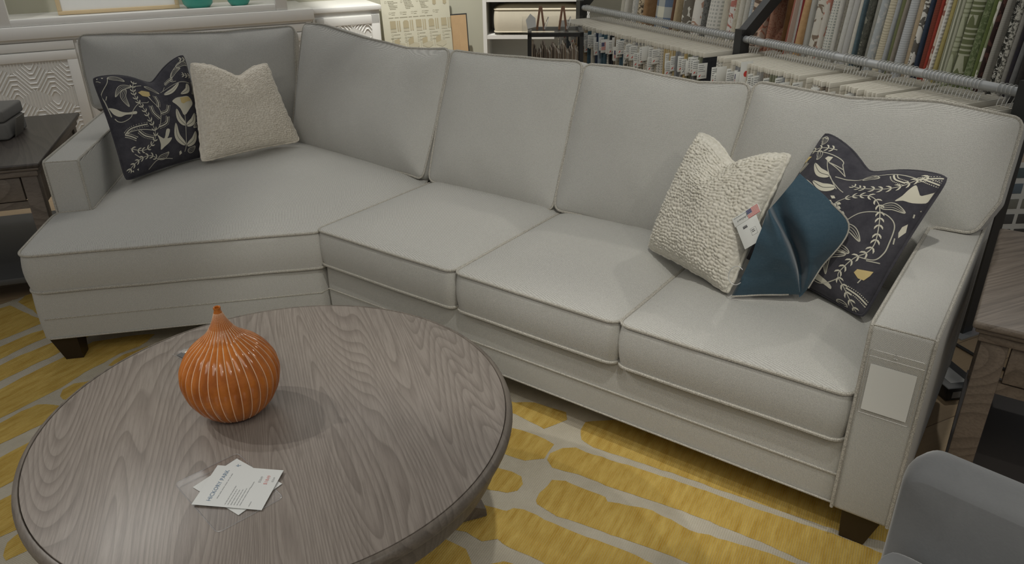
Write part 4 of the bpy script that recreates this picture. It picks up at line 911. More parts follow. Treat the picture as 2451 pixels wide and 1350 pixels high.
M['kraft'] = plain('kraft_paper', (188, 158, 120), .8, vary=.1, scale=16)
b = MB(); b.box((-.092, -.002, .02), (.148, .003, .745)); b.box((.075, -.0035, .1), (.146, .0, .62)); b.flat([(0, 0), (.001, 0), (.001, .001)], 0) ; b.build('kraft_paper', M['kraft'], fp, KF)
b = MB(); b.rbox((3.02, .612, .735), (3.115, .62, .765), .002, M=CABM); o = b.build('wall_plate', M['wall']); tag(o, 'small sage wall plate behind the leaning frame', 'wall plate')

# ------------------------------------------------------------------ white cubby shelf with a cream cushion
SHM = frame((-.19, 6.0, 0), azv(-4.5), azv(85.5))
su = thing('shelf_unit', 'white cubby shelf unit against the wall behind the fabric rack', 'shelf', SHM @ V((.4, .2, 0)), -4.5)
b = MB(); TH_ = .028
for x in (0, .768): b.box((x, 0, 0), (x+TH_, .42, 1.9))
b.build('side_panel', WP, su, SHM)
for z in (.08, .365, .640, .905, 1.35):
    b = MB(); b.box((TH_, .004, z-.028), (.768, .41, z)); b.build('shelf', WP, su, SHM)
b = MB(); b.box((0, .40, 0), (.796, .42, 1.9)); b.build('back_panel', plain('shelf_back', (206, 204, 196), .6), su, SHM)
M['linen'] = plain('cream_linen', (206, 198, 178), .9, 0, .2, .05, 60)
cu_ = thing('seat_pad', 'thick cream boxed seat cushion stored on the white cubby shelf', 'cushion', SHM @ V((.4, .2, .641)), -4.5)
b, p = cushion([(.085, .012), (.75, .012), (.75, .36), (.085, .36)], .04, .662, .822, .04, .02, (.42, .19), .008, .2, step=.03, seed=3)
q = b.build('cover', M['linen'], cu_, SHM); p.build('piping', M['linen'], q, SHM)

# ------------------------------------------------------------------ small sample stand with wooden clamp hangers
st = thing('sample_stand', 'small dark metal sample stand with a clear top behind the sofa', 'stand', (.27, 4.67, 0), -2)
SM2 = frame((.110, 4.55, .031), azv(-2), azv(88))
b = MB()
for y in (0, .24):
    for x in (0, .30): b.box((x, y, -.030), (x+.022, y+.022, .825))
    b.box((0, y, .803), (.322, y+.022, .825)); b.box((0, y, .30), (.322, y+.022, .322))
for x in (0, .30): b.box((x, .02, .803), (x+.022, .24, .825)); b.box((x, .02, .3), (x+.022, .24, .322))
b.build('frame', M['black'], st, SM2)
b = MB(); b.box((-.03, -.01, .8255), (.33, .27, .8285)); b.box((-.032, -.01, .8285), (-.03, .27, .885)); b.box((-.03, .268, .8285), (.33, .27, .885)); b.build('clear_tray', M['vinyl'], st, SM2)
M['clamp_wood'] = plain('clamp_wood', (150, 110, 82), .5, vary=.15)
for i, (x, lab) in enumerate(((.075, 'left wooden clamp hanger standing on the small sample stand'), (.205, 'right wooden clamp hanger standing on the small sample stand'))):
    t = thing('clamp_hanger', lab, 'hanger', SM2 @ V((x, .12, .829)), -2, 'clamp hangers on the stand')
    for sg in (-1, 1):
        b = MB(); F = SM2 @ Matrix.Translation((x+sg*.021, .12, .8295)) @ Matrix.Rotation(radians(sg*-8), 4, 'Y')
        b.prism([(-.022, .0), (.022, .0), (.026, .05), (.012, .125), (-.004, .13), (-.02, .06)], -.006, .006, 0, F @ Matrix.Rotation(radians(90), 4, 'X') @ Matrix.Rotation(radians(90), 4, 'Y')); b.build('jaw', M['clamp_wood'], t)
    b = MB(); b.tube([SM2 @ V((x+.034+.012*sin(q*.3), .12+.05*cos(q*.25), .866+.03*sin(q*.33))) for q in range(20)], .002, 5); b.build('wire_hook', M['wire'], t)
o_ = MB(); o_.prism([(0, 0), (.05, .012), (.045, .06), (.015, .085), (-.01, .05)], 0, .03, 0, SM2 @ Matrix.Translation((.0, .08, .832)) @ Matrix.Rotation(radians(72), 4, 'X')); o = o_.build('price_tag', M['paper']); tag(o, 'crumpled white paper tag on the left corner of the sample stand', 'tag')
# bunches of small fabric swatches hanging in the stand
bun_cols = [(150, 138, 122), (126, 114, 102), (168, 158, 142), (140, 124, 108), (182, 174, 160)]
BUN = [plain('bunch_fabric', c, .95, vary=.12, scale=60) for c in bun_cols]
for i in range(26):
    x = .027+i*.0104; t = MB(); z1 = .765-.05*abs(sin(i*.55))-.012*random.random()
    w_ = .05+.02*random.random(); a = 1.5*sin(i*.25)
    F = SM2 @ Matrix.Translation((x, .07, z1)) @ Matrix.Rotation(radians(a), 4, 'Z')
    t.grid(lambda u, v: F @ V((.004*sin(u*7+i*.12), -w_+2*w_*u, .018*sin(pi*u)-.30*v+.0012*noise.noise(V((u*4, v*3, i*.1))))), 8, 8)
    t.grid(lambda u, v: F @ V((.0066+.004*sin(u*7+i*.12), -w_+2*w_*u, .018*sin(pi*u)-.30*v+.0012*noise.noise(V((u*4, v*3, i*.1))))), 8, 8, 0, True)
    t.grid(lambda u, v: F @ V((.0066*v+.004*sin(u*7+i*.12), -w_+2*w_*u, .018*sin(pi*u)+.0012*noise.noise(V((u*4, 0, i*.1))))), 8, 2)
    t.grid(lambda u, v: F @ V((.0066*v+.004*sin(i*.12), -w_, -.30*u+.0012*noise.noise(V((0, u*3, i*.1))))), 8, 2)
    o = t.build('fabric_swatch', BUN[i % 5]); ords = ['first', 'second', 'third', 'fourth', 'fifth', 'sixth', 'seventh', 'eighth', 'ninth', 'tenth', 'eleventh', 'twelfth', 'thirteenth', 'fourteenth', 'fifteenth', 'sixteenth', 'seventeenth', 'eighteenth', 'nineteenth', 'twentieth', '21st', '22nd', '23rd', '24th', '25th', '26th']
    tag(o, '%s swatch, %s from the left in the bunches hanging in the small stand' % (['taupe', 'dark taupe', 'pale taupe', 'brown', 'light beige'][i % 5], ords[i]), 'swatch', 'small swatches hanging in the stand')

# ------------------------------------------------------------------ two-tier fabric sample rack
R1 = V((1.734, 2.597, .916)); RD = azv(115.5); RN = azv(25.5)          # along the rail, away from the sofa
RK = frame((R1.x, R1.y, 0), RN, RD)                                      # x: back, y: along the rail, z up
rk = thing('fabric_rack', 'dark metal two tier rack with steel rails holding fabric samples behind the sofa', 'rack', RK @ V((.1, 1.4, 0)), 115.5)
RZ = .916; POST = (-.03, 1.385, 2.915)
for y in POST:
    b = MB(); b.box((-.028, y-.024, .006), (.028, y+.024, .96), M=RK)
    # slanting arm up to the rear tier
    vs = []
    for (xa, za, xb, zb_) in ((-.028, .935, .028, .912), (.20, 1.160, .256, 1.137), (.585, 1.545, .641, 1.522)):
        vs += [V((xa, y-.024, za)), V((xa, y+.024, za)), V((xb, y+.024, zb_)), V((xb, y-.024, zb_))]
    fs = [(3, 2, 1, 0), (8, 9, 10, 11)]
    for lv in (0, 4):
        for q in range(4): fs.append((lv+q, lv+(q+1) % 4, lv+4+(q+1) % 4, lv+4+q))
    b.add([RK @ v for v in vs], fs);     b.box((.60, y-.024, .006), (.66, y+.024, 1.62), M=RK)
    b.build('post', M['black'], rk, smooth=False)
    b = MB(); b.box((-.07, y-.05, .0005), (.07, y+.05, .006), M=RK); b.build('foot_plate', M['steel'], rk, smooth=False)
for a, c in ((POST[0], POST[1]), (POST[1], POST[2])):
    b = MB(); b.tube([RK @ V((0, a+.024, RZ)), RK @ V((0, c-.024, RZ))], .0165, 20); b.build('rail', M['steel'], rk)
    b = MB(); b.tube([RK @ V((.45, a+.024, 1.50)), RK @ V((.45, c-.024, 1.50))], .0165, 20); b.build('rail', M['steel'], rk)
    b = MB(); b.box((.02, a+.024, .10), (.05, c-.024, .14), M=RK); b.build('brace', M['black'], rk)

# ---- materials of the fabrics
def fab(name, kind, c1, c2, sc=60):
    k = NT(name); co = k.coord(); n = k.noise(co, 240, 2)
    if kind == 'nest':
        vo = k.n('ShaderNodeTexVoronoi', distance='CHEBYCHEV'); vo.inputs['Scale'].default_value = sc; vo.inputs['Randomness'].default_value = 0; k.l(co, vo.inputs['Vector']); f = k.math('GREATER_THAN', k.math('FRACT', k.math('MULTIPLY', vo.outputs['Distance'], 9)), .62)
    elif kind == 'plain': f = k.noise(co, sc, 3)
    elif kind == 'stripe': f = k.math('GREATER_THAN', k.wave(co, sc, .5, 'Z'), .5)
    elif kind == 'vstripe': f = k.math('GREATER_THAN', k.wave(co, sc, .5, 'X'), .5)
    elif kind == 'speckle': f = k.math('GREATER_THAN', k.noise(co, sc, 3, .8), .52)
    elif kind == 'check':
        f = k.math('MULTIPLY', k.math('GREATER_THAN', k.wave(co, sc, 0, 'X'), .45), k.math('GREATER_THAN', k.wave(co, sc, 0, 'Z'), .45))
    elif kind == 'plaid':
        f = k.math('MULTIPLY', k.math('ADD', k.math('GREATER_THAN', k.wave(co, sc, 0, 'X'), .5), k.math('GREATER_THAN', k.wave(co, sc, 0, 'Z'), .5)), .5)
    elif kind == 'geo':
        t1 = k.n('ShaderNodeTexMagic', turbulence_depth=1); f = k.math('GREATER_THAN', k.wave(co, sc, 6, 'Z', detail=0, dscale=.8), .55)
    else: f = k.math('GREATER_THAN', k.noise(co, sc, 2, .4, 1.5), .56)
    c = k.ramp(f, [(.3, lin(c1)), (.7, lin(c2))]); c = k.mix(k.math('MULTIPLY', n, .25), c, lin(tuple(x*.8 for x in c1)))
    k.bump(n, .4, .001)
    return k.done(c, .92, spec=.15, sheen=.1)
UF = [ # (colour word, kind, c1, c2, scale)
 ('cream ribbed', 'vstripe', (214, 208, 188), (196, 190, 170), 30), ('off-white', 'plain', (218, 212, 196), (206, 200, 184), 50), ('white leafy', 'blot', (216, 212, 200), (190, 186, 172), 22), ('pale gray', 'plain', (190, 190, 182), (176, 176, 170), 60), ('leopard spotted', 'speckle', (214, 190, 150), (70, 58, 44), 55),
 ('caramel', 'plain', (176, 132, 84), (160, 116, 70), 40), ('blue and cream plaid', 'plaid', (226, 222, 196), (80, 108, 146), 2.6), ('chestnut brown', 'plain', (124, 82, 56), (108, 70, 48), 40), ('sand', 'plain', (196, 172, 128), (182, 158, 116), 60), ('taupe bold patterned', 'blot', (120, 112, 98), (226, 222, 208), 11),
 ('white, pink and brown patterned', 'blot', (226, 220, 208), (190, 140, 112), 9), ('dark gray tweed', 'speckle', (120, 120, 114), (84, 84, 80), 120), ('white with gray squares', 'check', (220, 216, 204), (178, 178, 168), 16), ('oatmeal', 'plain', (212, 204, 180), (198, 190, 168), 70), ('white with red petals', 'blot', (224, 218, 208), (202, 104, 86), 13),
 ('beige nubby', 'speckle', (206, 196, 170), (186, 176, 150), 90), ('ivory', 'plain', (216, 210, 192), (204, 198, 180), 60), ('pale stone', 'plain', (202, 198, 184), (190, 186, 172), 60), ('blue gray speckled', 'speckle', (170, 182, 190), (206, 206, 198), 110), ('peach brush stroke', 'geo', (222, 196, 168), (110, 84, 66), 9),
 ('blush leaf', 'blot', (224, 190, 164), (206, 124, 92), 18), ('terracotta coral', 'blot', (214, 150, 118), (190, 112, 84), 40), ('saddle brown', 'plain', (126, 82, 40), (100, 62, 28), 14), ('white stitched', 'stripe', (222, 216, 200), (130, 126, 112), 40), ('brick striped', 'vstripe', (186, 104, 82), (214, 190, 170), 14),
 ('gray white', 'plain', (206, 202, 190), (192, 188, 178), 60), ('crimson', 'plain', (166, 52, 50), (140, 40, 40), 50), ('apricot', 'plain', (220, 172, 112), (204, 154, 96), 50), ('silver gray', 'stripe', (196, 194, 184), (180, 178, 168), 60), ('ivory with brown birds', 'blot', (220, 214, 196), (138, 112, 88), 12),
 ('ivory with coral trim', 'blot', (216, 208, 192), (210, 130, 106), 10), ('white crosshatched', 'check', (220, 218, 204), (160, 166, 158), 26), ('white', 'plain', (214, 210, 198), (204, 200, 188), 60), ('mushroom', 'speckle', (150, 144, 128), (132, 126, 110), 120), ('chalk', 'plain', (212, 210, 200), (200, 198, 188), 60),
 ('fog gray', 'stripe', (196, 194, 188), (186, 184, 178), 50), ('pearl', 'plain', (220, 214, 196), (206, 202, 186), 60), ('dusty teal', 'plain', (92, 116, 124), (78, 102, 110), 50), ('charcoal leaf', 'blot', (96, 98, 86), (150, 148, 130), 26), ('dark olive gray', 'speckle', (92, 92, 80), (74, 74, 64), 90),
 ('stone gray', 'plain', (166, 164, 150), (154, 152, 140), 60), ('blue gray mottled', 'blot', (176, 182, 182), (200, 200, 194), 24), ('wavy cream', 'geo', (214, 202, 170), (190, 178, 146), 30), ('cool gray', 'plain', (176, 178, 178), (162, 166, 166), 60), ('olive braided', 'check', (128, 132, 84), (96, 102, 62), 60),
 ('warm taupe', 'plain', (160, 148, 132), (146, 136, 120), 60), ('light gray ribbed', 'stripe', (198, 200, 200), (178, 182, 182), 34), ('tan', 'plain', (194, 170, 134), (180, 156, 120), 60), ('ivory with black twigs', 'blot', (220, 216, 204), (90, 84, 74), 16), ('navy', 'plain', (58, 72, 94), (48, 60, 80), 50),
 ('rust red', 'stripe', (150, 66, 46), (126, 52, 38), 50), ('scarlet', 'plain', (186, 60, 42), (164, 50, 36), 50), ('cream and brick', 'blot', (214, 196, 172), (164, 96, 80), 12), ('white beaded', 'check', (226, 222, 210), (180, 176, 164), 22), ('mustard', 'plain', (190, 172, 98), (176, 158, 86), 50),
 ('green gray corded', 'vstripe', (196, 196, 168), (124, 126, 98), 24), ('pale green lined', 'nest', (178, 182, 146), (140, 146, 106), 7), ('moss green geometric', 'nest', (110, 118, 74), (180, 182, 150), 6.2), ('olive speckled', 'speckle', (96, 112, 66), (130, 142, 96), 60), ('leaf green', 'plain', (104, 120, 58), (92, 108, 50), 50),
 ('sage and white', 'blot', (140, 150, 104), (216, 212, 196), 9), ('dark burgundy', 'blot', (56, 38, 34), (92, 56, 48), 14), ('pewter', 'stripe', (164, 160, 148), (148, 144, 132), 50), ('black and white boucle', 'speckle', (60, 60, 54), (216, 212, 198), 70), ('salt and pepper', 'speckle', (190, 186, 170), (80, 78, 70), 80),
 ('ash gray', 'plain', (150, 146, 136), (136, 132, 124), 60), ('midnight', 'plain', (44, 44, 56), (60, 50, 50), 30), ('steel gray', 'plain', (122, 122, 118), (108, 108, 106), 60), ('coal', 'plain', (64, 60, 56), (52, 50, 48), 60)]
def mute(c, f=.26): m = sum(c)/3; return tuple(x*(1-f)+m*f for x in c)
UFM = [fab('rack_fabric', k2, mute(a), mute(c), s*(1.7 if k2 == 'blot' else 1)) for (_, k2, a, c, s) in UF]
UB = [2.779, 2.714, 2.668, 2.622, 2.583, 2.516, 2.473, 2.236, 2.211, 2.182, 2.082, 1.972, 1.932, 1.807, 1.765, 1.695, 1.663, 1.631, 1.60, 1.574, 1.503, 1.425, 1.378, 1.308, 1.292, 1.276, 1.255, 1.235, 1.206, 1.181, 1.106, 1.08, 1.032, 1.011, .983, .955, .924, .903, .886, .859, .84, .813, .778, .737, .718, .69, .676, .639, .612, .586, .568, .532, .519, .503, .487, .470, .435, .410, .356, .321, .303, .287, .268, .249, .227, .206, .187, .166, .146, .120]
ORD = lambda n: '%d%s' % (n, 'th' if 10 < n % 100 < 14 else {1: 'st', 2: 'nd', 3: 'rd'}.get(n % 10, 'th'))
for i, ((word, _, a, c, s), m) in enumerate(zip(UF, UFM)):
    y1, y0 = UB[i], UB[i+1]
    if i == 20: y0 = 1.457
    if i == 21: y1, y0 = 1.455, 1.416
    if i == 22: y1 = 1.352
    w = (y1-y0)*.94; yc = (y0+y1)/2
    xo = .262+random.uniform(-.006, .008); zb = .80+random.uniform(-.03, .02); zt = 1.46; dp = .32
    mb = MB(); sh = random.uniform(.05, .075); le = .02*sin(i*1.7)
    # folded length of cloth: rounded front fold, slightly slanted hang
    ns, nz = 9, 14; vs = []
    for jz in range(nz):
        t = jz/(nz-1); z = zb+(zt-zb)*t
        fx = xo-sh*(1-t)*1.2+.004*noise.noise(V((i*3.3, z*5, 2))); wy = w*(1+.06*noise.noise(V((i*1.1, z*4, 7))))
        yl = yc+.0*t
        ring_ = [(dp, -wy/2)]
        for q in range(ns): an = -pi/2+pi*q/(ns-1); ring_.append((wy*.42-wy*.42*cos(an), wy/2*sin(an)))
        ring_.append((dp, wy/2))
        for (dx, dy) in ring_: vs.append(RK @ V((fx+dx, yl+dy, z)))
    n = ns+2; fs = []
    for jz in range(nz-1):
        for q in range(n):
            q2 = (q+1) % n; fs.append((jz*n+q, (jz+1)*n+q, (jz+1)*n+q2, jz*n+q2))
    fs.append(tuple(range(n))); fs.append(tuple((nz-1)*n+q for q in reversed(range(n))))
    mb.add(vs, fs)
    t = thing('hanging_fabric', '%s fabric length on the upper tier, %s from the left end' % (word, ORD(i+1)), 'fabric', RK @ V((.4, yc, zb)), 115.5, 'fabrics on the upper tier')
    cl_ = mb.build('cloth', m, t, sharp=60)
    mb = MB(); mb.tube([RK @ V((.45+.0205*cos(an), yc, 1.499+.0225*sin(an))) for an in [radians(-60+30*q) for q in range(9)]]+[RK @ V((.45, yc, 1.462))], .0016, 5); mb.build('wire_hook', M['wire'], t)

# ---- samples on the lower rail: white header strip on a wire hook, fabric below, printed tag at the front edge
LC = [('pale floral', 'blot', (214, 208, 190), (150, 150, 146), 30), ('slate', 'plain', (92, 100, 108), (78, 86, 94), 60), ('silver gray linen', 'stripe', (170, 168, 160), (150, 148, 142), 60), ('cream', 'plain', (214, 206, 186), (202, 194, 174), 60), ('tan', 'plain', (190, 164, 124), (176, 150, 112), 60), ('rust leaf', 'blot', (196, 150, 122), (222, 212, 192), 26),
 ('oatmeal', 'speckle', (206, 196, 172), (180, 170, 148), 70), ('teal', 'plain', (72, 104, 120), (60, 92, 108), 60), ('sky blue', 'plain', (124, 156, 184), (110, 142, 170), 60), ('navy', 'plain', (46, 62, 92), (38, 52, 78), 60), ('pale blue', 'plain', (162, 178, 190), (150, 166, 180), 60), ('black', 'plain', (44, 46, 50), (54, 56, 60), 60),
 ('brown tweed', 'speckle', (150, 136, 116), (112, 100, 84), 70), ('gold striped', 'vstripe', (200, 172, 112), (222, 208, 172), 20), ('gray', 'plain', (150, 152, 152), (136, 138, 140), 60), ('white patterned', 'check', (222, 218, 206), (170, 168, 158), 24), ('mustard', 'plain', (208, 178, 110), (194, 162, 96), 60), ('sage', 'plain', (140, 142, 112), (128, 130, 102), 60)]
LCM = [fab('sample_fabric', k2, mute(a), mute(c), s) for (_, k2, a, c, s) in LC]
HW = .175
b = MB(); b.rbox((-HW, -.0035, -.082), (HW, .0035, -.060), .001, M=None); b.v = [v for v in b.v]
def meshonly(mb, name, mats):
    o = mb.build(name, mats, origin=(0, 0, 0)); me = o.data; bpy.data.objects.remove(o); return me
M['header_board'] = plain('header_canvas', (212, 207, 193), .8)
head_me = meshonly(b, 'header', M['header_board'])
b = MB(); b.tube([(.0205*cos(an), 0, .0205*sin(an)) for an in [radians(200-15*q) for q in range(0, 16)]]+[(.013, 0, -.026), (.004, 0, -.042), (.0, 0, -.058)], .0017, 5); hook_me = meshonly(b, 'wire_hook', M['wire'])
b = MB(); b.grid(lambda u, v: V((-HW+2*HW*u, -.005+.0015*sin(v*6+u*3), -.082-.40*v)), 6, 8); b.grid(lambda u, v: V((-HW+2*HW*u, .003+.0015*sin(v*6+u*3), -.082-.40*v)), 6, 8, 0, True)
b.grid(lambda u, v: V((-HW, -.005+.008*u+.0015*sin(v*6), -.082-.40*v)), 2, 8, 0, True)
cloth_base = b
cloth_me = [meshonly(cloth_base, 'cloth', m) for m in LCM]
def tagmesh(kind):
    b = MB(); w, h = .058, .075
    # x forward of the front edge is negative; tag faces the near end of the rail (-y)
    b.rbox((-.030, -.0078, -h), (-.030+w, -.0070, 0), .0003)
    F = Matrix(((1, 0, 0, -.030), (0, 0, -1, -.0079), (0, 1, 0, -h), (0, 0, 0, 1)))
    bb = MB(); bb.zt = 0
    if kind in (0, 1, 2):
        lines(bb, .005, w-.006, h-.012, 5 if kind else 4, .0095, .0035, 1, 20+kind, .35)
        bb.flat([(.008, .008), (.018, .012), (.022, .022), (.014, .018)], 0, 2 if kind != 1 else 1); lines(bb, .026, .05, .010, 1, .01, .0035, 1, 31)
    elif kind == 3: flag(bb, .004, .016, w-.008, .042, 0, 2, 0, 3, True)
    b.add([F @ v for v in bb.v], bb.f); b.m[-len(bb.m):] = bb.m if bb.m else []
    return meshonly(b, 'label_tag', [M['paper'], M['ink'], M['red'], M['flag_blue']])
TAGS = [tagmesh(i) for i in range(5)]
b = MB(); b.rbox((-.02, -.0088, -.26), (.05, -.0079, .0), .0004)
ca = [(.014+.0135*cos(a*pi/10), -.055+.0135*sin(a*pi/10)) for a in range(20)]
F = Matrix(((1, 0, 0, 0), (0, 0, -1, -.0089), (0, 1, 0, 0), (0, 0, 0, 1))); b.flat(ca, 0, 1, F)
card_me = meshonly(b, 'brand_card', [M['paper'], M['red'], M['ink']])
def part(name, me, parent, loc):
    o = bpy.data.objects.new(name, me); C.objects.link(o); o.parent = parent; o.location = loc; return o
rnd = random.Random(21)
def bay(ys, side, seq, where):
    for i, y in enumerate(ys):
        ci = seq(i); word = LC[ci][0]; xo = rnd.uniform(-.032, -.008); yaw = rnd.uniform(-.15, .15)
        p = RK @ V((0, y, RZ))
        t = thing('fabric_sample', '%s fabric sample on the lower rail, %s %s' % (word, ORD(i+1), where), 'fabric sample', p, 25.5+yaw, 'samples on the lower rail')
        part('wire_hook', hook_me, t, (0, 0, 0)); part('header', head_me, t, (xo, 0, 0)); part('cloth', cloth_me[ci], t, (xo, 0, 0))
        k2 = rnd.random()
        if k2 < .72:
            kind = 3 if rnd.random() < .07 else (4 if rnd.random() < .12 else rnd.choice((0, 1, 2)))
            part('label_tag', TAGS[kind], t, (-HW+xo-rnd.uniform(-.012, .012), 0, -.086-rnd.choice((0, .01, .02, .045))))
        if (side == 0 and i == 4) or (side == 1 and i == 10): part('brand_card', card_me, t, (-HW+xo-.02, 0, -.05))
def spread(a, c, n, seed, gaps=()):
    r = random.Random(seed); d = [1+(.22*r.random()) for _ in range(n)]
    for g, v in gaps: d[g] += v
    s = sum(d); out = []; acc = 0
    for x in d: acc += x; out.append(a+(c-a)*acc/s)
    return out
seqL = [0, 1, 9, 1, 2, 3, 4, 5, 6, 4, 7, 3, 8, 9, 10, 7, 15, 11, 12, 6, 16, 7, 0, 6, 15, 14, 0, 3, 15, 12, 6, 15, 13, 16, 13, 14, 2, 16, 17, 14, 17, 11]
bay(spread(2.87, 1.43, 74, 3), 0, lambda i: seqL[i*len(seqL)//74], 'from the left end')
seqR = [15, 3, 14, 6, 3, 2, 12, 17, 14, 6, 3, 15, 12, 3, 2, 3, 6, 3, 5, 3, 6, 3, 3, 2]
bay(spread(1.34, .02, 72, 5, ((4, 3), (32, 3), (40, 3), (52, 2), (68, 4))), 1, lambda i: seqR[i*len(seqR)//72], 'right of the middle post')

# ------------------------------------------------------------------ end tables
def end_table(name, label, corner, az, w, d, mats, drawer=True, flip=False):
    """corner: front inner top corner; x runs away from the sofa, y into depth"""
    mt, mf, ms = mats
    F = frame((corner[0], corner[1], 0), azv(az)*(-1 if flip else 1), azv(az+90), (0, 0, 1)) if not flip else None
    if flip: F = Matrix.Translation((corner[0], corner[1], 0)) @ Matrix.Rotation(radians(az), 4, 'Z') @ Matrix.Translation((-w, 0, 0))
    t = thing(name, label, 'table', F @ V((w/2, d/2, 0)), az)
    b = MB(); b.rbox((0, 0, .602), (w, d, .62), .006, seg=3); b.build('tabletop', mt, t, F)
    b = MB(); b.rbox((.008, .008, .59), (w-.008, d-.008, .602), .004); b.rbox((.018, .018, .565), (w-.018, d-.018, .59), .003); b.build('molding', mf, t, F)
    L = .058; i_ = .026
    for x in (i_, w-i_-L):
        for y in (i_, d-i_-L):
            b = MB(); b.rbox((x, y, .0118), (x+L, y+L, .565), .003); b.build('leg', mf, t, F)
    b = MB(); b.box((i_+L, i_+.008, .43), (w-i_-L, i_+.026, .46)); b.box((i_+L, d-i_-.026, .43), (w-i_-L, d-i_-.008, .565)); 
    b.box((i_+.008, i_+L, .43), (i_+.026, d-i_-L, .565)); b.box((w-i_-.026, i_+L, .43), (w-i_-.008, d-i_-L, .565)); b.build('apron', mf, t, F)
    b = MB(); b.rbox((i_+L+.006, i_+.004, .464), (w-i_-L-.006, i_+.04, .561), .003); dr = b.build('drawer', mf, t, F)
    b = MB(); b.lathe([(.006, 0), (.006, .012), (.012, .018), (.012, .024), (.004, .028)], 16, M=F @ Matrix.Translation((w/2, i_+.004, .512)) @ Matrix.Rotation(radians(90), 4, 'X'), capt=True); b.build('knob', M['black'], dr)
    b = MB(); b.rbox((i_-.004, i_-.004, .112), (w-i_+.004, d-i_+.004, .138), .003); b.build('lower_shelf', ms, t, F)
    return t, F
tL, FL_ = end_table('end_table', 'dark gray wood end table beside the left arm of the sofa', (-1.865, 2.924), 17.5, .66, .90, (M['end_dark'], M['end_dark_front'], M['shelf_gray']), flip=True)
tR, FR_ = end_table('end_table', 'brown gray wood end table beyond the right arm of the sofa', (1.076, 1.55), -34.7, .60, .69, (M['end_brown'], M['end_brown_front'], plain('dark_shelf', (70, 66, 64), .5)))
# gray fabric box with a hang tag on the left table
M['box_gray'] = twill('box_cloth', (84, 82, 80), (120, 118, 114), 300)
bx = thing('storage_box', 'gray fabric box with a lid on the left end table', 'box', (-2.27, 3.40, .621), 14)
BX = frame((-2.138, 3.262, .621), azv(194), azv(104))
BX = Matrix.Translation((-2.178, 3.265, .621)) @ Matrix.Rotation(radians(12), 4, 'Z') @ Matrix.Translation((-.34, 0, 0))
b = MB(); b.rbox((0, 0, 0), (.34, .235, .075), .012, seg=3); b.build('body', M['box_gray'], bx, BX)
b = MB(); b.rbox((-.002, -.002, .077), (.342, .237, .128), .010, seg=3); b.build('lid', M['box_gray'], bx, BX)
b = MB(); TT = BX @ Matrix.Translation((.347, .05, .004)) @ Matrix.Rotation(radians(16), 4, 'Y')
b.rbox((0, 0, 0), (.0025, .10, .085), .0008); b.build('hang_tag', plain('tag_card', (112, 108, 100), .6), bx, TT)

# ------------------------------------------------------------------ gray velvet armchair in the near right corner
M['chair'] = velvet('gray_blue_velvet', (106, 107, 108), (138, 139, 139))
M['shell'] = twill('chair_shell_linen', (128, 122, 106), (190, 184, 166), 180)
ac = thing('armchair', 'gray blue velvet armchair in the near right corner', 'chair', (.78, .58, 0), -45)
AF = Matrix.Translation((.612, .912, 0)) @ Matrix.Rotation(radians(-45), 4, 'Z')      # x along the back, y behind it
def pad(poly, zb, zt, F, name, m, cr=.02, cen=(.33, .2)):
    b, p = cushion(poly, .03, zb, zt, cr, 0, cen, .012, .2, step=.015, lump=.004, seed=31); return b.build(name, m, ac, F, sharp=70)
BK = AF @ Matrix(((1, 0, 0, 0), (0, 0, -1, 0), (0, 1, 0, 0), (0, 0, 0, 1)))             # poly in x / z, thickness toward the viewer
pad([(-.012, .30), (.70, .30), (.70, .708), (-.012, .708)], -.10, .0, BK, 'back', M['chair'], .02, (.34, .55))
b = MB(); b.rbox((-.022, .015, .24), (.712, .12, .69), .02, seg=3); b.build('outer_shell', M['shell'], ac, AF)
for x0, x1 in ((-.004, .085), (.60, .69)):
    b, p = cushion([(x0, -.60), (x1, -.60), (x1, -.02), (x0, -.02)], .035, .24, .578, .015, 0, ((x0+x1)/2, -.31), .006, .08, step=.02, lump=0); b.build('arm', M['chair'], ac, AF, sharp=70)
pad([(.09, -.60), (.605, -.60), (.605, -.03), (.09, -.03)], .28, .42, AF, 'seat', M['chair'], .03, (.35, -.3))
for x in (.02, .63):
    for y in (-.56, .06):
        b = MB(); b.lathe([(.014, 0.0118), (.022, .26)], 16, M=AF @ Matrix.Translation((x+.02, y, 0)), capt=True); b.build('leg', M['espresso'], ac)

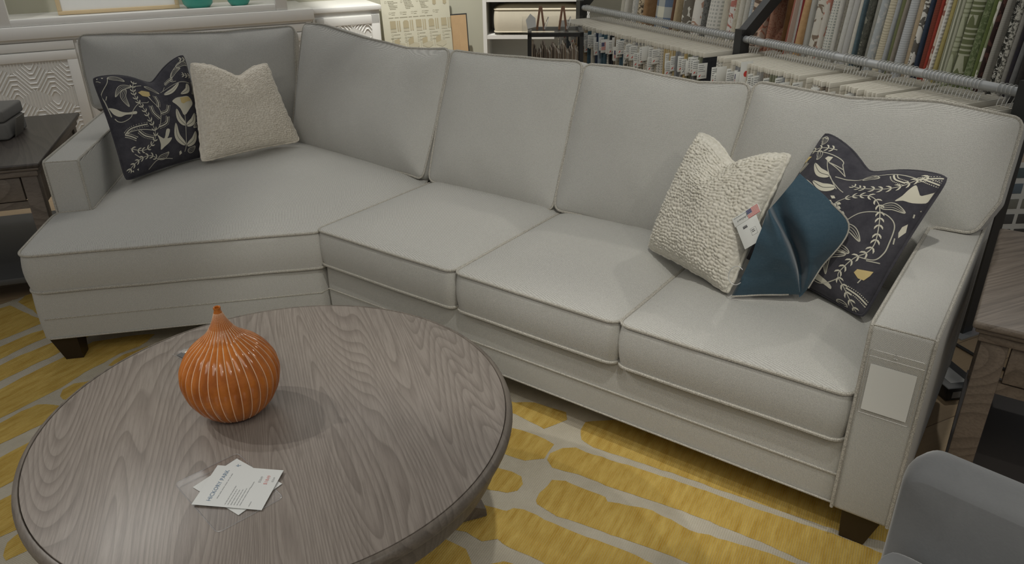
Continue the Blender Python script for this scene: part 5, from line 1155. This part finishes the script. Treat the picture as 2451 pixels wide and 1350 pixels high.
# ------------------------------------------------------------------ things on the floor by the right end table
ad = thing('power_adapter', 'black power adapter box on the floor behind the right arm', 'adapter', (1.47, 2.15, 0.001), -15)
AD = Matrix.Translation((1.44, 2.10, .001)) @ Matrix.Rotation(radians(8), 4, 'Z')
b = MB(); b.rbox((0, 0, 0), (.13, .20, .05), .008); b.build('case', M['black'], ad, AD)
b = MB(); b.box((.02, .0, .012), (.075, -.001, .036)); b.box((.03, .03, .050), (.09, .14, .0508)); b.build('label_sticker', plain('gray_sticker', (150, 150, 148), .5), ad, AD)
b = MB(); b.tube(catmull([(1.60, 2.16, .012), (1.70, 2.10, .008), (1.78, 2.2, .007), (1.70, 2.36, .007), (1.64, 2.50, .007), (1.50, 2.62, .007)], 10), .006, 8); o = b.build('floor_cable', M['black']); tag(o, 'black cable lying on the wood floor beside the right arm', 'cable')
# swatch card hanging at the end of the rack, gray panel and a red folder behind
sw2 = thing('swatch_card', 'white card with rows of small gray swatches hanging beyond the rack end', 'swatch card', (2.0, 2.72, .12), 0)
SC = frame((1.985, 2.88, .0), azv(4), azv(94)) 
SC = Matrix.Translation((1.93, 2.75, 0)) @ Matrix.Rotation(radians(2), 4, 'Z') @ Matrix.Rotation(radians(90), 4, 'X')
b = MB(); b.rbox((-.06, .10, 0), (.12, .62, .004), .001); b.build('card', M['paper'], sw2, SC)
b = MB()
sws = [plain('card_swatch', c, .9) for c in ((96, 110, 112), (112, 126, 136), (140, 140, 130), (92, 92, 90), (84, 82, 80), (100, 98, 94), (66, 66, 64))]
for r in range(7):
    for q in range(2):
        b = MB(); b.rbox((-.045+q*.075, .56-r*.062, .0045), (.015+q*.075, .60-r*.062, .006), .0008); b.build('swatch_chip', sws[r], sw2, SC)
b = MB(); b.rbox((2.02, 2.70, .001), (2.60, 2.74, .60), .004); o = b.build('gray_panel', plain('gray_board', (128, 124, 114), .7)); tag(o, 'gray board standing on the floor beyond the right end table', 'board')
b = MB(); b.rbox((1.865, 2.71, .001), (1.895, 2.93, .27), .003); o = b.build('folder', M['red']); tag(o, 'red folder standing on the floor beside the rack foot', 'folder')
